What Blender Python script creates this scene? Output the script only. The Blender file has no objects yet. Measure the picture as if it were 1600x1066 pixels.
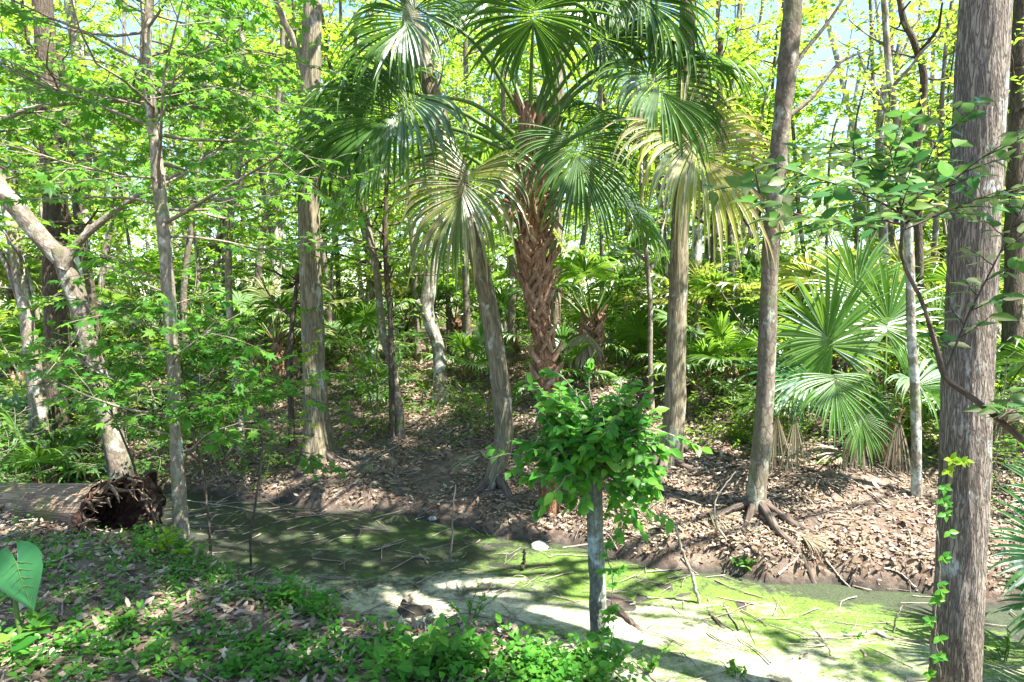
import bpy, math, random
import numpy as np
from mathutils import Vector

R = np.random.default_rng(11)
C = bpy.context.scene.collection
PI = math.pi
EYE = 1.65
FPX = 978.0
PITCH = math.radians(3.3)
CP, SP = math.cos(PITCH), math.sin(PITCH)

# ------------------------------------------------------------------ basics
def nrm(v):
    v = np.asarray(v, float)
    return v / np.maximum(np.linalg.norm(v, axis=-1, keepdims=True), 1e-9)

def ray(px, py):
    u, v = (px - 800) / FPX, (533 - py) / FPX
    return np.array([u, CP + v * SP, -SP + v * CP])

def at(px, py, Y):
    d = ray(px, py)
    return np.array([0, 0, EYE]) + d * (Y / d[1])

def proj(P):
    P = np.asarray(P, float); q = P - np.array([0, 0, EYE])
    z = q[..., 1] * CP - q[..., 2] * SP
    v = q[..., 1] * SP + q[..., 2] * CP
    z = np.where(z < .05, .05, z)
    return 800 + FPX * q[..., 0] / z, 533 - FPX * v / z

def _hash(ix, iy, iz):
    h = (ix * 374761393 + iy * 668265263 + iz * 2147483647 + 1013904223) & 0xffffffff
    h = ((h ^ (h >> 13)) * 1274126177) & 0xffffffff
    h = h ^ (h >> 16)
    return (h & 0xffff) / 65535.0

def vn(x, y, z=0.0):
    x, y, z = np.broadcast_arrays(np.asarray(x, float), np.asarray(y, float), np.asarray(z, float))
    ix, iy, iz = [np.floor(a).astype(np.int64) for a in (x, y, z)]
    fx, fy, fz = x - ix, y - iy, z - iz
    fx, fy, fz = [f * f * (3 - 2 * f) for f in (fx, fy, fz)]
    r = 0
    for dx in (0, 1):
        for dy in (0, 1):
            for dz in (0, 1):
                w = (fx if dx else 1 - fx) * (fy if dy else 1 - fy) * (fz if dz else 1 - fz)
                r = r + w * _hash(ix + dx, iy + dy, iz + dz)
    return r * 2 - 1

def fbm(x, y, z=0.0, o=4):
    r, a = 0, 1
    for k in range(o):
        r = r + a * vn(x * 2 ** k + 17.3 * k, y * 2 ** k + 5.1 * k, z * 2 ** k); a *= .5
    return r

def sstep(t):
    t = np.clip(t, 0, 1); return t * t * (3 - 2 * t)

# ------------------------------------------------------------------ terrain
WATER = -1.10
XS = [-40, -12, -8, -6, -4, -2, -.6, 1, 3, 6, 12, 40]
NTOP = [14, 8.2, 6.9, 6.2, 5.3, 4.1, 3.1, 2.3, 1.7, 1.2, .4, -4]
NF = [17, 9.4, 7.9, 7.2, 6.3, 5.2, 4.5, 3.7, 3.0, 2.4, 1.6, -3]
XF = [-40, -12, -8, -4, -1.7, -.8, .7, 1.6, 2.7, 4, 8, 14, 40]
FF = [23, 11.6, 9.7, 8.6, 8.25, 7.6, 7.2, 6.45, 5.95, 5.75, 5.2, 4.2, -.5]
FT = [28, 16, 14, 13, 12.8, 12.3, 11.7, 10.7, 10.0, 9.8, 9.4, 8.6, 4]
def H(x, y):
    x = np.asarray(x, float); y = np.asarray(y, float)
    wob = .25 * vn(x * .9, y * .3, 3.3) + .12 * vn(x * 2.3, y * .8, 8)
    nt, nf = np.interp(x, XS, NTOP) + wob, np.interp(x, XS, NF) + wob
    ff, ft = np.interp(x, XF, FF) - wob, np.interp(x, XF, FT) + wob
    zn = 0 - .10 * sstep((y - nt + 2) / 2) + .06 * vn(x * .7, y * .7, 1)
    bed = -1.155 + .05 * vn(x * 1.1, y * 1.6, 2) + .035 * vn(x * 3.3, y * 4, 6) + .02 * vn(x * 9, y * 11, 4)
    zf = .26 + .12 * vn(x * .35, y * .35, 5) + .25 * sstep((y - 14) / 10)
    a = sstep((y - nt) / (nf - nt))
    near = zn * (1 - a) + bed * a
    b = np.clip((y - ff) / (ft - ff), 0, 1)
    scarp = .26 * sstep((y - ff) / .22) * (.35 + .65 * sstep(vn(x * .8, 0, 9) + .6))
    far = bed + (zf - bed) * (b * (1.15 - .15 * b)) + scarp * (1 - b)
    z = np.where(y < (nf + ff) / 2, near, far)
    onb = np.clip(np.maximum(1 - a, b * 2.5), 0, 1)
    z = z + onb * (.05 * vn(x * 1.7, y * 1.7, 4) + .025 * vn(x * 5, y * 5, 7) + .012 * vn(x * 13, y * 13, 7))
    return z

_TS = np.concatenate([np.arange(1.2, 16, .04), np.arange(16, 80, .5)])
def gp(px, py, lift=0.0):
    d = ray(px, py); x, y, z = d[0] * _TS, d[1] * _TS, EYE + d[2] * _TS
    k = np.argmax(z < H(x, y) + lift)
    if z[k] >= H(x[k], y[k]) + lift: k = len(_TS) - 1
    return np.array([x[k], y[k], float(H(x[k], y[k])) + lift])

# ------------------------------------------------------------------ mesh builder
class MB:
    def __init__(s): s.V, s.F, s.rn, s.bc, s.n = [], [], [], [], 0
    def add(s, V, F, rnd=0.5, bc=None, mat=0, smooth=False):
        V = np.asarray(V, float).reshape(-1, 3); n = len(V)
        if n == 0: return
        s.V.append(V); s.F.append((np.asarray(F, np.int64) + s.n, mat, smooth))
        s.rn.append(np.broadcast_to(np.asarray(rnd, float), (n,)))
        s.bc.append(V if bc is None else bc)
        s.n += n
    def build(s, name, mats, parent=None, origin=None):
        me = bpy.data.meshes.new(name)
        V = np.concatenate(s.V)
        if origin is not None: V = V - np.asarray(origin)
        elif parent is not None: V = V - np.array(parent['_o'])
        lv, ls, mi, sm, st = [], [], [], [], 0
        for F, m, smo in s.F:
            k = F.shape[1]; c = len(F)
            lv.append(F.ravel()); ls.append(st + np.arange(c) * k); st += c * k
            mi.append(np.full(c, m)); sm.append(np.full(c, smo))
        lv, ls, mi, sm = map(np.concatenate, (lv, ls, mi, sm))
        me.vertices.add(len(V)); me.vertices.foreach_set('co', V.astype(np.float32).ravel())
        me.loops.add(len(lv)); me.loops.foreach_set('vertex_index', lv.astype(np.int32))
        me.polygons.add(len(ls)); me.polygons.foreach_set('loop_start', ls.astype(np.int32))
        me.update(calc_edges=True)
        me.polygons.foreach_set('material_index', mi.astype(np.int32))
        me.polygons.foreach_set('use_smooth', sm)
        a = me.attributes.new('rnd', 'FLOAT', 'POINT'); a.data.foreach_set('value', np.concatenate(s.rn).astype(np.float32))
        a = me.attributes.new('bc', 'FLOAT_VECTOR', 'POINT'); a.data.foreach_set('vector', np.concatenate(s.bc).astype(np.float32).ravel())
        if not isinstance(mats, (list, tuple)): mats = [mats]
        for m in mats: me.materials.append(m)
        o = bpy.data.objects.new(name, me); C.objects.link(o)
        if parent is not None: o.parent = parent
        elif origin is not None: o.location = origin
        return o

class Wood:
    'twigs that go into the crown mesh as its second material'
    def __init__(s, mb): s.mb = mb
    def add(s, V, F, rnd=.5, bc=None, mat=0, smooth=False): s.mb.add(V, F, rnd, bc, 1, smooth)

def tag(o, label=None, cat=None, group=None, kind=None):
    if label: o['label'] = label
    if cat: o['category'] = cat
    if group: o['group'] = group
    if kind: o['kind'] = kind
    return o

def thing(name, loc, label, cat, group=None):
    o = bpy.data.objects.new(name, None); C.objects.link(o)
    o.location = tuple(float(a) for a in loc); o.empty_display_size = .2
    o['_o'] = [float(a) for a in loc]
    return tag(o, label, cat, group)

def dup(root, loc, rz, sc, label, group):
    def cp(o, par):
        c = o.copy(); C.objects.link(c); c.parent = par
        for ch in o.children: cp(ch, c)
        return c
    r = cp(root, None)
    r.location = tuple(float(a) for a in loc); r.rotation_euler = (0, 0, rz); r.scale = (sc, sc, sc)
    r['label'] = label; r['group'] = group
    return r

def smoothpath(P, n):
    P = np.asarray(P, float); m = len(P)
    if m == 2:
        t = np.linspace(0, 1, n)[:, None]; return P[0] * (1 - t) + P[1] * t
    Q = np.vstack([2 * P[0] - P[1], P, 2 * P[-1] - P[-2]])
    out = []
    for u in np.linspace(0, m - 1 - 1e-6, n):
        i = int(u); f = u - i
        a, b, c, d = Q[i], Q[i + 1], Q[i + 2], Q[i + 3]
        out.append(.5 * ((2 * b) + (c - a) * f + (2 * a - 5 * b + 4 * c - d) * f * f + (3 * b - a - 3 * c + d) * f ** 3))
    return np.array(out)

def tube(mb, P, rad, sides=8, rnd=.5, mat=0, rough=0.0, fn=None, cap=True, seed=0.0):
    P = np.asarray(P, float); n = len(P)
    rad = np.broadcast_to(np.asarray(rad, float), (n,))
    T = nrm(np.gradient(P, axis=0))
    ref = np.array([0, 1, 0.]) if abs(T[0][1]) < .8 else np.array([1., 0, 0])
    A = np.zeros((n, 3)); a = nrm(np.cross(T[0], np.cross(ref, T[0])))
    for i in range(n):
        a = nrm(a - T[i] * np.dot(a, T[i])); A[i] = a
    B = np.cross(T, A)
    L = np.concatenate([[0], np.cumsum(np.linalg.norm(np.diff(P, axis=0), axis=1))])
    th = np.arange(sides) * 2 * PI / sides
    c, s_ = np.cos(th), np.sin(th)
    r = rad[:, None] * np.ones((1, sides))
    if fn is not None: r = r * fn(th[None, :], L[:, None])
    if rough:
        r = r * (1 + rough * fbm(c[None, :] * 1.7 + seed, s_[None, :] * 1.7, L[:, None] * 2.2 / max(rad.max() * 6, .2) + seed, 3))
    V = P[:, None] + r[..., None] * (c[None, :, None] * A[:, None] + s_[None, :, None] * B[:, None])
    r0 = rad.mean()
    bc = np.stack([np.broadcast_to(c * r0, (n, sides)) + seed, np.broadcast_to(s_ * r0, (n, sides)), np.broadcast_to(L[:, None], (n, sides))], -1)
    i = np.arange(n - 1)[:, None] * sides; j = np.arange(sides)[None]; j2 = (j + 1) % sides
    F = np.stack([i + j, i + j2, i + j2 + sides, i + j + sides], -1).reshape(-1, 4)
    mb.add(V.reshape(-1, 3), F, rnd, bc.reshape(-1, 3), mat, True)
    if cap:
        for e, idx in ((0, 0), (n - 1, -1)):
            ctr = P[idx]; ring = V[idx]
            vv = np.vstack([ring, ctr[None]])
            f = np.array([[k, (k + 1) % sides, sides] for k in range(sides)])
            if idx == 0: f = f[:, ::-1]
            mb.add(vv, f, rnd, np.vstack([bc[idx], bc[idx].mean(0)[None]]), mat, False)

# leaf templates: verts (along, across, up), faces
T_DIA = (np.array([[0, 0, 0], [.5, .3, .04], [1, 0, -.05], [.5, -.3, .04]]), np.array([[0, 3, 2, 1]]))
T_OV = (np.array([[0, 0, 0], [.3, .25, .07], [.7, .2, .03], [1, 0, -.12], [.7, -.2, .03], [.3, -.25, .07]]), np.array([[0, 3, 2, 1], [0, 5, 4, 3]]))
_o = [(0, 0), (.08, .16), (.3, .27), (.55, .25), (.8, .12), (1, 0)]
T_OV2 = (np.array([(a, b, .22 * b - .14 * a * a) for a, b in _o] + [(a, -b, .22 * b - .14 * a * a) for a, b in _o[1:-1]] + [(.3, 0, -.01), (.55, 0, -.04), (.8, 0, -.09)]),
         None)
T_OV2F3 = np.array([[0, 10, 2], [0, 2, 1], [0, 7, 10], [0, 6, 7], [12, 5, 4], [12, 9, 5]])
T_OV2F4 = np.array([[10, 11, 3, 2], [11, 12, 4, 3], [10, 7, 8, 11], [11, 8, 9, 12]])
def _maple():
    pts = []
    for ang, r in ((180, .12), (215, .34), (250, .2), (280, .62), (305, .36), (325, .78), (342, .45), (0, 1.0)):
        pts.append((ang, r))
    full = pts + [(360 - a, r) for a, r in reversed(pts[1:-1])]
    V = [[.35 * 0 + .38 + .62 * r * math.cos(math.radians(a)), .62 * r * math.sin(math.radians(a)), -.12 * r * r] for a, r in full]
    V.append([.38, 0, .03]); n = len(full)
    F = np.array([[i, (i + 1) % n, n] for i in range(n)])
    return np.array(V), F
T_MAP = _maple()
T_LIT = (np.array([[0, 0, 0], [.3, .24, .16], [.72, .2, .12], [1, 0, .2], [.72, -.2, .14], [.3, -.24, .1]]), np.array([[0, 3, 2, 1], [0, 5, 4, 3]]))

def leaves(mb, P, D, N, size, T=T_OV, rnd=None, mat=0, wid=1.0):
    P = np.asarray(P, float).reshape(-1, 3); n = len(P)
    if n == 0: return
    D = nrm(np.broadcast_to(D, (n, 3))); N = np.broadcast_to(N, (n, 3))
    W = nrm(np.cross(N, D)); N = np.cross(D, W)
    size = np.broadcast_to(np.asarray(size, float), (n,))[:, None, None]
    tv = T[0]; k = len(tv)
    V = P[:, None] + size * (tv[None, :, 0:1] * D[:, None] + wid * tv[None, :, 1:2] * W[:, None] + tv[None, :, 2:3] * N[:, None])
    if rnd is None: rnd = R.random(n)
    rr = np.repeat(rnd, k)
    off = (np.arange(n) * k)[:, None, None]
    if T is T_OV2:
        F3 = (T_OV2F3[None] + off).reshape(-1, 3); F4 = (T_OV2F4[None] + off).reshape(-1, 4)
        base = mb.n
        mb.add(V.reshape(-1, 3), F3, rr, None, mat, True)
        mb.F.append((F4 + base, mat, True))
    else:
        F = (T[1][None] + off).reshape(-1, T[1].shape[1])
        mb.add(V.reshape(-1, 3), F, rr, None, mat, T is T_LIT)

def rv(n, s=1.0): return R.normal(0, s, (n, 3))

def wander(p, d, L, n=6, wob=.12, up=0.0):
    p = np.array(p, float); d = nrm(np.array(d, float)); pts = [p.copy()]
    for i in range(n - 1):
        d = nrm(d + R.normal(0, wob, 3) + np.array([0, 0, up])); p = p + d * L / (n - 1); pts.append(p.copy())
    return np.array(pts)

def twig_leaves(tw, nl, size, spread=.9, droop=.15):
    """leaf bases, directions, normals along twig polylines"""
    P, D, N = [], [], []
    for pts in tw:
        m = len(pts)
        t = np.linspace(.15, 1, nl) * (m - 1); i = np.minimum(t.astype(int), m - 2); f = (t - i)[:, None]
        pos = pts[i] * (1 - f) + pts[i + 1] * f
        ax = nrm(pts[i + 1] - pts[i])
        side = nrm(np.cross(ax, [0, 0, 1.0])) * np.where(np.arange(nl) % 2, 1, -1)[:, None]
        d = ax * .6 + side * spread + rv(nl, .3) + np.array([0, 0, -droop])
        P.append(pos); D.append(d); N.append(np.array([0, 0, 1.0]) + rv(nl, .38))
    return np.concatenate(P), np.concatenate(D), np.concatenate(N)

def foliate(mw, ml, path, t0, t1, nb, L, ntw, nl, size, T=T_OV, elev=.25, r0=.03, twl=.6, keep=None, szj=.3, wid=1.0, droop=.15):
    """boughs along a trunk path, twigs on boughs, leaves along twigs"""
    m = len(path); tw = []
    for b in range(nb):
        u = t0 + (t1 - t0) * (b + R.random()) / nb
        q = u * (m - 1); i = min(int(q), m - 2); p = path[i] + (path[i + 1] - path[i]) * (q - i)
        a = b * 2.4 + R.normal(0, .5)
        l = L * (.6 + .7 * R.random()) * (1 - .45 * (u - t0) / max(t1 - t0, .01))
        d = np.array([math.cos(a), math.sin(a), elev + R.normal(0, .2)])
        bp = wander(p, d, l, 7, .16, .04)
        tube(mw, bp, np.linspace(r0 * (l / L), .004, 7), 5, R.random(), cap=False)
        for k in range(ntw):
            s = .2 + .8 * (k + R.random() * .8) / ntw; q2 = s * 6; j = min(int(q2), 5)
            p2 = bp[j] + (bp[j + 1] - bp[j]) * (q2 - j); ax = nrm(bp[j + 1] - bp[j])
            sd = nrm(np.cross(ax, [0, 0, 1.])) * (1 if k % 2 else -1)
            d2 = ax * .7 + sd * .8 + R.normal(0, .3, 3)
            tp = wander(p2, d2, twl * (.6 + .8 * R.random()), 4, .15, -.02)
            if keep is not None and not (keep(tp[0]) and keep(tp[2]) and keep(tp[3])): continue
            tube(mw, tp, np.linspace(.005, .002, 4), 3, .5, cap=False)
            tw.append(tp)
    if tw:
        P, D, N = twig_leaves(tw, nl, size, droop=droop)
        leaves(ml, P, D, N, size * (1 - szj + 2 * szj * R.random(len(P))), T, wid=wid)
    return tw

# ------------------------------------------------------------------ materials
def newmat(name):
    m = bpy.data.materials.new(name); m.use_nodes = True
    nt = m.node_tree; nt.nodes.clear()
    return m, nt
class NT:
    def __init__(s, nt): s.nt = nt
    def n(s, t, ins=None, **kw):
        nd = s.nt.nodes.new(t)
        for k, v in kw.items(): setattr(nd, k, v)
        for k, v in (ins or {}).items():
            if isinstance(v, bpy.types.NodeSocket): s.nt.links.new(v, nd.inputs[k])
            else: nd.inputs[k].default_value = v
        return nd
    def attr(s, name): return s.n('ShaderNodeAttribute', attribute_name=name)
    def ramp(s, fac, stops, interp='LINEAR'):
        nd = s.n('ShaderNodeValToRGB', {0: fac}); cr = nd.color_ramp; cr.interpolation = interp
        while len(cr.elements) < len(stops): cr.elements.new(.5)
        for e, (p, c) in zip(cr.elements, stops):
            e.position = p; e.color = tuple(c) + (1,) if not isinstance(c, (int, float)) else (c, c, c, 1)
        return nd.outputs[0]
    def mix(s, f, a, b, bt='MIX'):
        nd = s.n('ShaderNodeMix', data_type='RGBA', blend_type=bt)
        for i, v in ((0, f), (6, a), (7, b)):
            if isinstance(v, bpy.types.NodeSocket): s.nt.links.new(v, nd.inputs[i])
            else: nd.inputs[i].default_value = v if isinstance(v, (int, float)) else tuple(v) + (1,)
        return nd.outputs[2]
    def math(s, op, a, b=0.0, clamp=False):
        nd = s.n('ShaderNodeMath', {0: a, 1: b}, operation=op); nd.use_clamp = clamp; return nd.outputs[0]
    def noise(s, vec, sc, det=4, rough=.55):
        return s.n('ShaderNodeTexNoise', {'Vector': vec, 'Scale': sc, 'Detail': det, 'Roughness': rough}).outputs[0]
    def mapv(s, vec, scale):
        return s.n('ShaderNodeMapping', {'Vector': vec, 'Scale': scale}).outputs[0]

def leaf_mat(name, cols, trans, tf=.45, gloss=.06, rough=.35, nsc=None):
    m, nt = newmat(name); g = NT(nt)
    r = g.attr('rnd').outputs['Fac']
    oi = g.n('ShaderNodeObjectInfo').outputs['Random']
    k = g.math('FRACT', g.math('ADD', r, g.math('MULTIPLY', oi, .35)))
    k = r
    col = g.ramp(k, [(i / (len(cols) - 1), c) for i, c in enumerate(cols)])
    sp = g.noise(g.n('ShaderNodeTexCoord').outputs['Object'], 1.3, 2)
    col = g.mix(g.math('MULTIPLY', sp, .5), col, g.mix(1.0, col, (.65, .8, .6), 'MULTIPLY'))
    tc = g.mix(.75, col, trans)
    d = g.n('ShaderNodeBsdfDiffuse', {'Color': col}); t = g.n('ShaderNodeBsdfTranslucent', {'Color': tc})
    mx = g.n('ShaderNodeMixShader', {0: tf, 1: d.outputs[0], 2: t.outputs[0]})
    gl = g.n('ShaderNodeBsdfGlossy', {'Color': (1, 1, 1, 1), 'Roughness': rough})
    lw = g.n('ShaderNodeLayerWeight', {'Blend': .25}).outputs['Fresnel']
    mx2 = g.n('ShaderNodeMixShader', {0: g.math('MULTIPLY', lw, gloss * 4), 1: mx.outputs[0], 2: gl.outputs[0]})
    o = g.n('ShaderNodeOutputMaterial', {0: mx2.outputs[0]})
    return m

def bark_mat(name, dark, lite, lichen=(.42, .45, .38), la=.45, rs=26, zs=.22, bump=.5, ltz=2.0, moss=0.0, mossc=(.10, .14, .03)):
    m, nt = newmat(name); g = NT(nt)
    bc = g.attr('bc').outputs['Vector']
    v = g.mapv(bc, (1, 1, zs))
    nz = g.n('ShaderNodeTexNoise', {'Vector': v, 'Scale': 14.0, 'Detail': 3.0}).outputs[1]
    sc_ = g.n('ShaderNodeVectorMath', {0: nz}, operation='SCALE'); sc_.inputs['Scale'].default_value = .03
    v2 = g.n('ShaderNodeVectorMath', {0: v, 1: sc_.outputs[0]}, operation='ADD').outputs[0]
    n1 = g.noise(v2, rs * .8, 2, .5); n3 = g.noise(v2, rs * .37, 3, .6)
    rd = g.math('ABSOLUTE', g.math('SUBTRACT', n1, .5)); rd2 = g.math('ABSOLUTE', g.math('SUBTRACT', n3, .5))
    furrow = g.math('MULTIPLY', g.ramp(rd, [(0, .15), (.075, 1.)]), g.ramp(rd2, [(0, .35), (.06, 1.)]))
    fine = g.noise(v, rs * 2.5, 5, .7)
    h = g.math('ADD', g.math('MULTIPLY', furrow, .6), g.math('MULTIPLY', fine, .55))
    col = g.ramp(h, [(.15, dark), (.55, [a * .55 + b * .45 for a, b in zip(dark, lite)]), (1.0, lite)])
    ln = g.noise(g.mapv(bc, (1, 1, .6)), ltz * 3, 6, .62)
    lf = g.ramp(ln, [(1 - la, 0.), (1 - la + .05, 1.)])
    ln2 = g.noise(bc, 28, 4)
    col = g.mix(g.math('MULTIPLY', lf, g.ramp(ln2, [(.35, .25), (.6, .9)])), col, lichen)
    big = g.noise(bc, 1.1, 3)
    col = g.mix(g.ramp(big, [(.4, 0.), (.7, .5)]), col, g.mix(1., col, (.55, .5, .45), 'MULTIPLY'))
    if moss: col = g.mix(g.ramp(g.noise(bc, 2.7, 5), [(.62 - moss * .3, 0.), (.75 - moss * .25, .8)]), col, mossc)
    bp = g.n('ShaderNodeBump', {'Height': h, 'Strength': bump, 'Distance': .02})
    b = g.n('ShaderNodeBsdfPrincipled', {'Base Color': col, 'Roughness': .9, 'Normal': bp.outputs[0]})
    b.inputs['Specular IOR Level'].default_value = .2
    g.n('ShaderNodeOutputMaterial', {0: b.outputs[0]})
    return m

M = {}
M['leaf_far'] = leaf_mat('leaf_far', [(.10, .20, .02), (.15, .28, .025), (.22, .34, .03), (.28, .34, .05)], (.55, .78, .06), .55, .02)
M['leaf_mid'] = leaf_mat('leaf_mid', [(.05, .12, .02), (.09, .20, .025), (.14, .27, .03)], (.42, .72, .05), .52, .03)
M['leaf_maple'] = leaf_mat('leaf_maple', [(.025, .09, .02), (.045, .14, .025), (.075, .20, .03), (.13, .24, .035)], (.26, .58, .05), .5, .04)
M['leaf_bush'] = leaf_mat('leaf_bush', [(.03, .12, .02), (.055, .19, .025), (.09, .24, .03), (.16, .30, .04)], (.20, .60, .03), .45, .10)
M['leaf_near'] = leaf_mat('leaf_near', [(.04, .13, .04), (.06, .16, .045), (.12, .18, .04)], (.15, .38, .06), .4, .08)
M['leaf_yellow'] = leaf_mat('leaf_yellow', [(.12, .24, .03), (.18, .31, .035), (.26, .34, .05)], (.55, .78, .06), .55, .02)
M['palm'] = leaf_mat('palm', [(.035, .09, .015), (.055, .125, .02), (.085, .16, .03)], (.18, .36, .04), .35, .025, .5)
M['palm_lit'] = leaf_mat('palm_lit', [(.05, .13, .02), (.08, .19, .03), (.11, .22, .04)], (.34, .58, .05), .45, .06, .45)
M['palm_blue'] = leaf_mat('palm_blue', [(.045, .13, .04), (.06, .16, .05), (.075, .18, .055)], (.14, .32, .08), .32, .06, .42)
M['palm_old'] = leaf_mat('palm_old', [(.05, .12, .02), (.08, .15, .03), (.13, .19, .04), (.32, .26, .15), (.07, .14, .025)], (.5, .55, .08), .42, .05, .45)
M['palm_yellow'] = leaf_mat('palm_yellow', [(.10, .17, .02), (.22, .26, .04), (.34, .34, .07), (.42, .31, .22), (.14, .2, .03), (.45, .36, .27)], (.72, .72, .10), .42, .04, .45)
M['palm_dead'] = leaf_mat('palm_dead', [(.20, .15, .10), (.32, .26, .19), (.42, .36, .28)], (.4, .3, .15), .2, .05)
M['petiole'] = leaf_mat('petiole', [(.07, .13, .03), (.11, .17, .04)], (.1, .2, .03), .1, .15)
M['moss'] = leaf_mat('moss', [(.25, .27, .22), (.35, .37, .30)], (.4, .42, .3), .3, .02)
M['litter'] = leaf_mat('litter', [(.12, .075, .05), (.23, .16, .11), (.33, .25, .185), (.16, .105, .07), (.45, .37, .30), (.27, .18, .12), (.52, .45, .37)], (.3, .15, .06), .15, .08, .5)
M['bark_cypress'] = bark_mat('bark_cypress', (.07, .057, .038), (.29, .25, .165), la=.42, rs=30, zs=.12)
M['bark_oak'] = bark_mat('bark_oak', (.06, .047, .036), (.36, .31, .25), la=.41, rs=75, zs=.13, bump=1.0, lichen=(.5, .53, .48))
M['bark_pale'] = bark_mat('bark_pale', (.09, .075, .055), (.27, .24, .19), la=.52, rs=18, zs=.5, bump=.25, lichen=(.5, .53, .47), moss=.25, mossc=(.14, .15, .07))
M['bark_mid'] = bark_mat('bark_mid', (.07, .055, .04), (.20, .17, .13), la=.45, rs=18, zs=.5, bump=.3, lichen=(.34, .36, .29), moss=.25, mossc=(.12, .13, .06))
M['bark_thin'] = bark_mat('bark_thin', (.10, .08, .06), (.30, .26, .20), la=.45, rs=30, zs=.4, bump=.3, moss=.2)
M['bark_dark'] = bark_mat('bark_dark', (.035, .027, .02), (.14, .11, .08), la=.35, rs=30, zs=.25, bump=.6)
M['bark_snag'] = bark_mat('bark_snag', (.07, .085, .06), (.22, .24, .18), la=.5, rs=34, zs=.5, bump=.4, lichen=(.42, .5, .45))
M['bark_root'] = bark_mat('bark_root', (.045, .033, .026), (.18, .14, .11), la=.2, rs=24, zs=.15, bump=.5)
M['palm_trunk'] = bark_mat('palm_trunk', (.08, .04, .022), (.36, .20, .11), la=.3, rs=34, zs=.3, bump=.9, lichen=(.33, .25, .19))
M['husk'] = bark_mat('husk', (.09, .048, .028), (.38, .24, .15), la=.42, rs=50, zs=.12, bump=.6, lichen=(.45, .36, .29))
M['dead_wood'] = bark_mat('dead_wood', (.14, .11, .085), (.42, .37, .30), la=.4, rs=50, zs=.15, bump=.4, lichen=(.5, .46, .4))
M['log_bark'] = bark_mat('log_bark', (.07, .048, .03), (.34, .24, .16), la=.3, rs=44, zs=.045, bump=.9, moss=.45, mossc=(.16, .17, .05))
M['rot'] = bark_mat('rot', (.03, .016, .011), (.16, .085, .06), la=.3, rs=16, zs=.9, bump=1.0, lichen=(.25, .17, .13))

def stone_mat():
    m, nt = newmat('pale_stone'); g = NT(nt)
    co = g.n('ShaderNodeTexCoord').outputs['Object']; n1 = g.noise(co, 30, 6)
    col = g.ramp(n1, [(.3, (.16, .16, .15)), (.6, (.38, .39, .37))])
    bp = g.n('ShaderNodeBump', {'Height': n1, 'Strength': .4, 'Distance': .01})
    b = g.n('ShaderNodeBsdfPrincipled', {'Base Color': col, 'Roughness': .8, 'Normal': bp.outputs[0]})
    g.n('ShaderNodeOutputMaterial', {0: b.outputs[0]}); return m
M['stone'] = stone_mat()

def ground_mat():
    m, nt = newmat('forest_floor'); g = NT(nt)
    geo = g.n('ShaderNodeNewGeometry'); pos = geo.outputs['Position']
    z = g.n('ShaderNodeSeparateXYZ', {0: pos}).outputs[2]
    nz = g.n('ShaderNodeTexNoise', {'Vector': pos, 'Scale': 9.0, 'Detail': 3.0}).outputs[1]
    sc_ = g.n('ShaderNodeVectorMath', {0: nz}, operation='SCALE'); sc_.inputs['Scale'].default_value = .16
    pv = g.n('ShaderNodeVectorMath', {0: pos, 1: sc_.outputs[0]}, operation='ADD').outputs[0]
    vo = g.n('ShaderNodeTexVoronoi', {'Vector': g.mapv(pv, (1, 1, 1)), 'Scale': 17.0, 'Randomness': 1.0})
    rc = g.n('ShaderNodeSeparateColor', {0: vo.outputs['Color']}).outputs[0]
    lit = g.ramp(rc, [(0, (.08, .052, .038)), (.3, (.16, .11, .08)), (.55, (.24, .18, .135)), (.8, (.15, .105, .075)), (1, (.34, .27, .21))])
    edge = g.ramp(g.noise(pos, 60, 5, .75), [(.3, .55), (.65, 1.15)])
    lit = g.mix(1., lit, edge, 'MULTIPLY')
    soil = g.ramp(g.noise(pos, 12, 6, .7), [(.3, (.045, .034, .027)), (.7, (.13, .10, .085))])
    sm = g.ramp(g.noise(pos, 1.6, 5, .6), [(.42, 0.), (.58, 1.)])
    col = g.mix(g.math('MULTIPLY', sm, .6), lit, soil)
    mud = g.ramp(g.noise(pos, 7, 6, .65), [(.3, (.022, .02, .017)), (.6, (.06, .055, .045)), (.8, (.13, .12, .10))])
    mf = g.ramp(g.math('ADD', z, g.math('MULTIPLY', g.noise(pos, 3, 3), .12)), [(0.0, 1.), (.1, 1.)])
    zz = g.math('ADD', z, g.math('MULTIPLY', g.noise(pos, 2.5, 4), .25))
    mr = g.n('ShaderNodeMapRange', {0: zz, 1: -.98, 2: -.86, 3: 1.0, 4: 0.0}).outputs[0]
    col = g.mix(mr, col, mud)
    up = g.n('ShaderNodeSeparateXYZ', {0: geo.outputs['Normal']}).outputs[2]
    hh = g.math('ADD', g.math('MULTIPLY', vo.outputs['Distance'], -.2), g.noise(pos, 40, 6, .7))
    bp = g.n('ShaderNodeBump', {'Height': hh, 'Strength': .6, 'Distance': .03})
    b = g.n('ShaderNodeBsdfPrincipled', {'Base Color': col, 'Roughness': .92, 'Normal': bp.outputs[0]})
    b.inputs['Specular IOR Level'].default_value = .15
    g.n('ShaderNodeOutputMaterial', {0: b.outputs[0]}); return m

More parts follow.
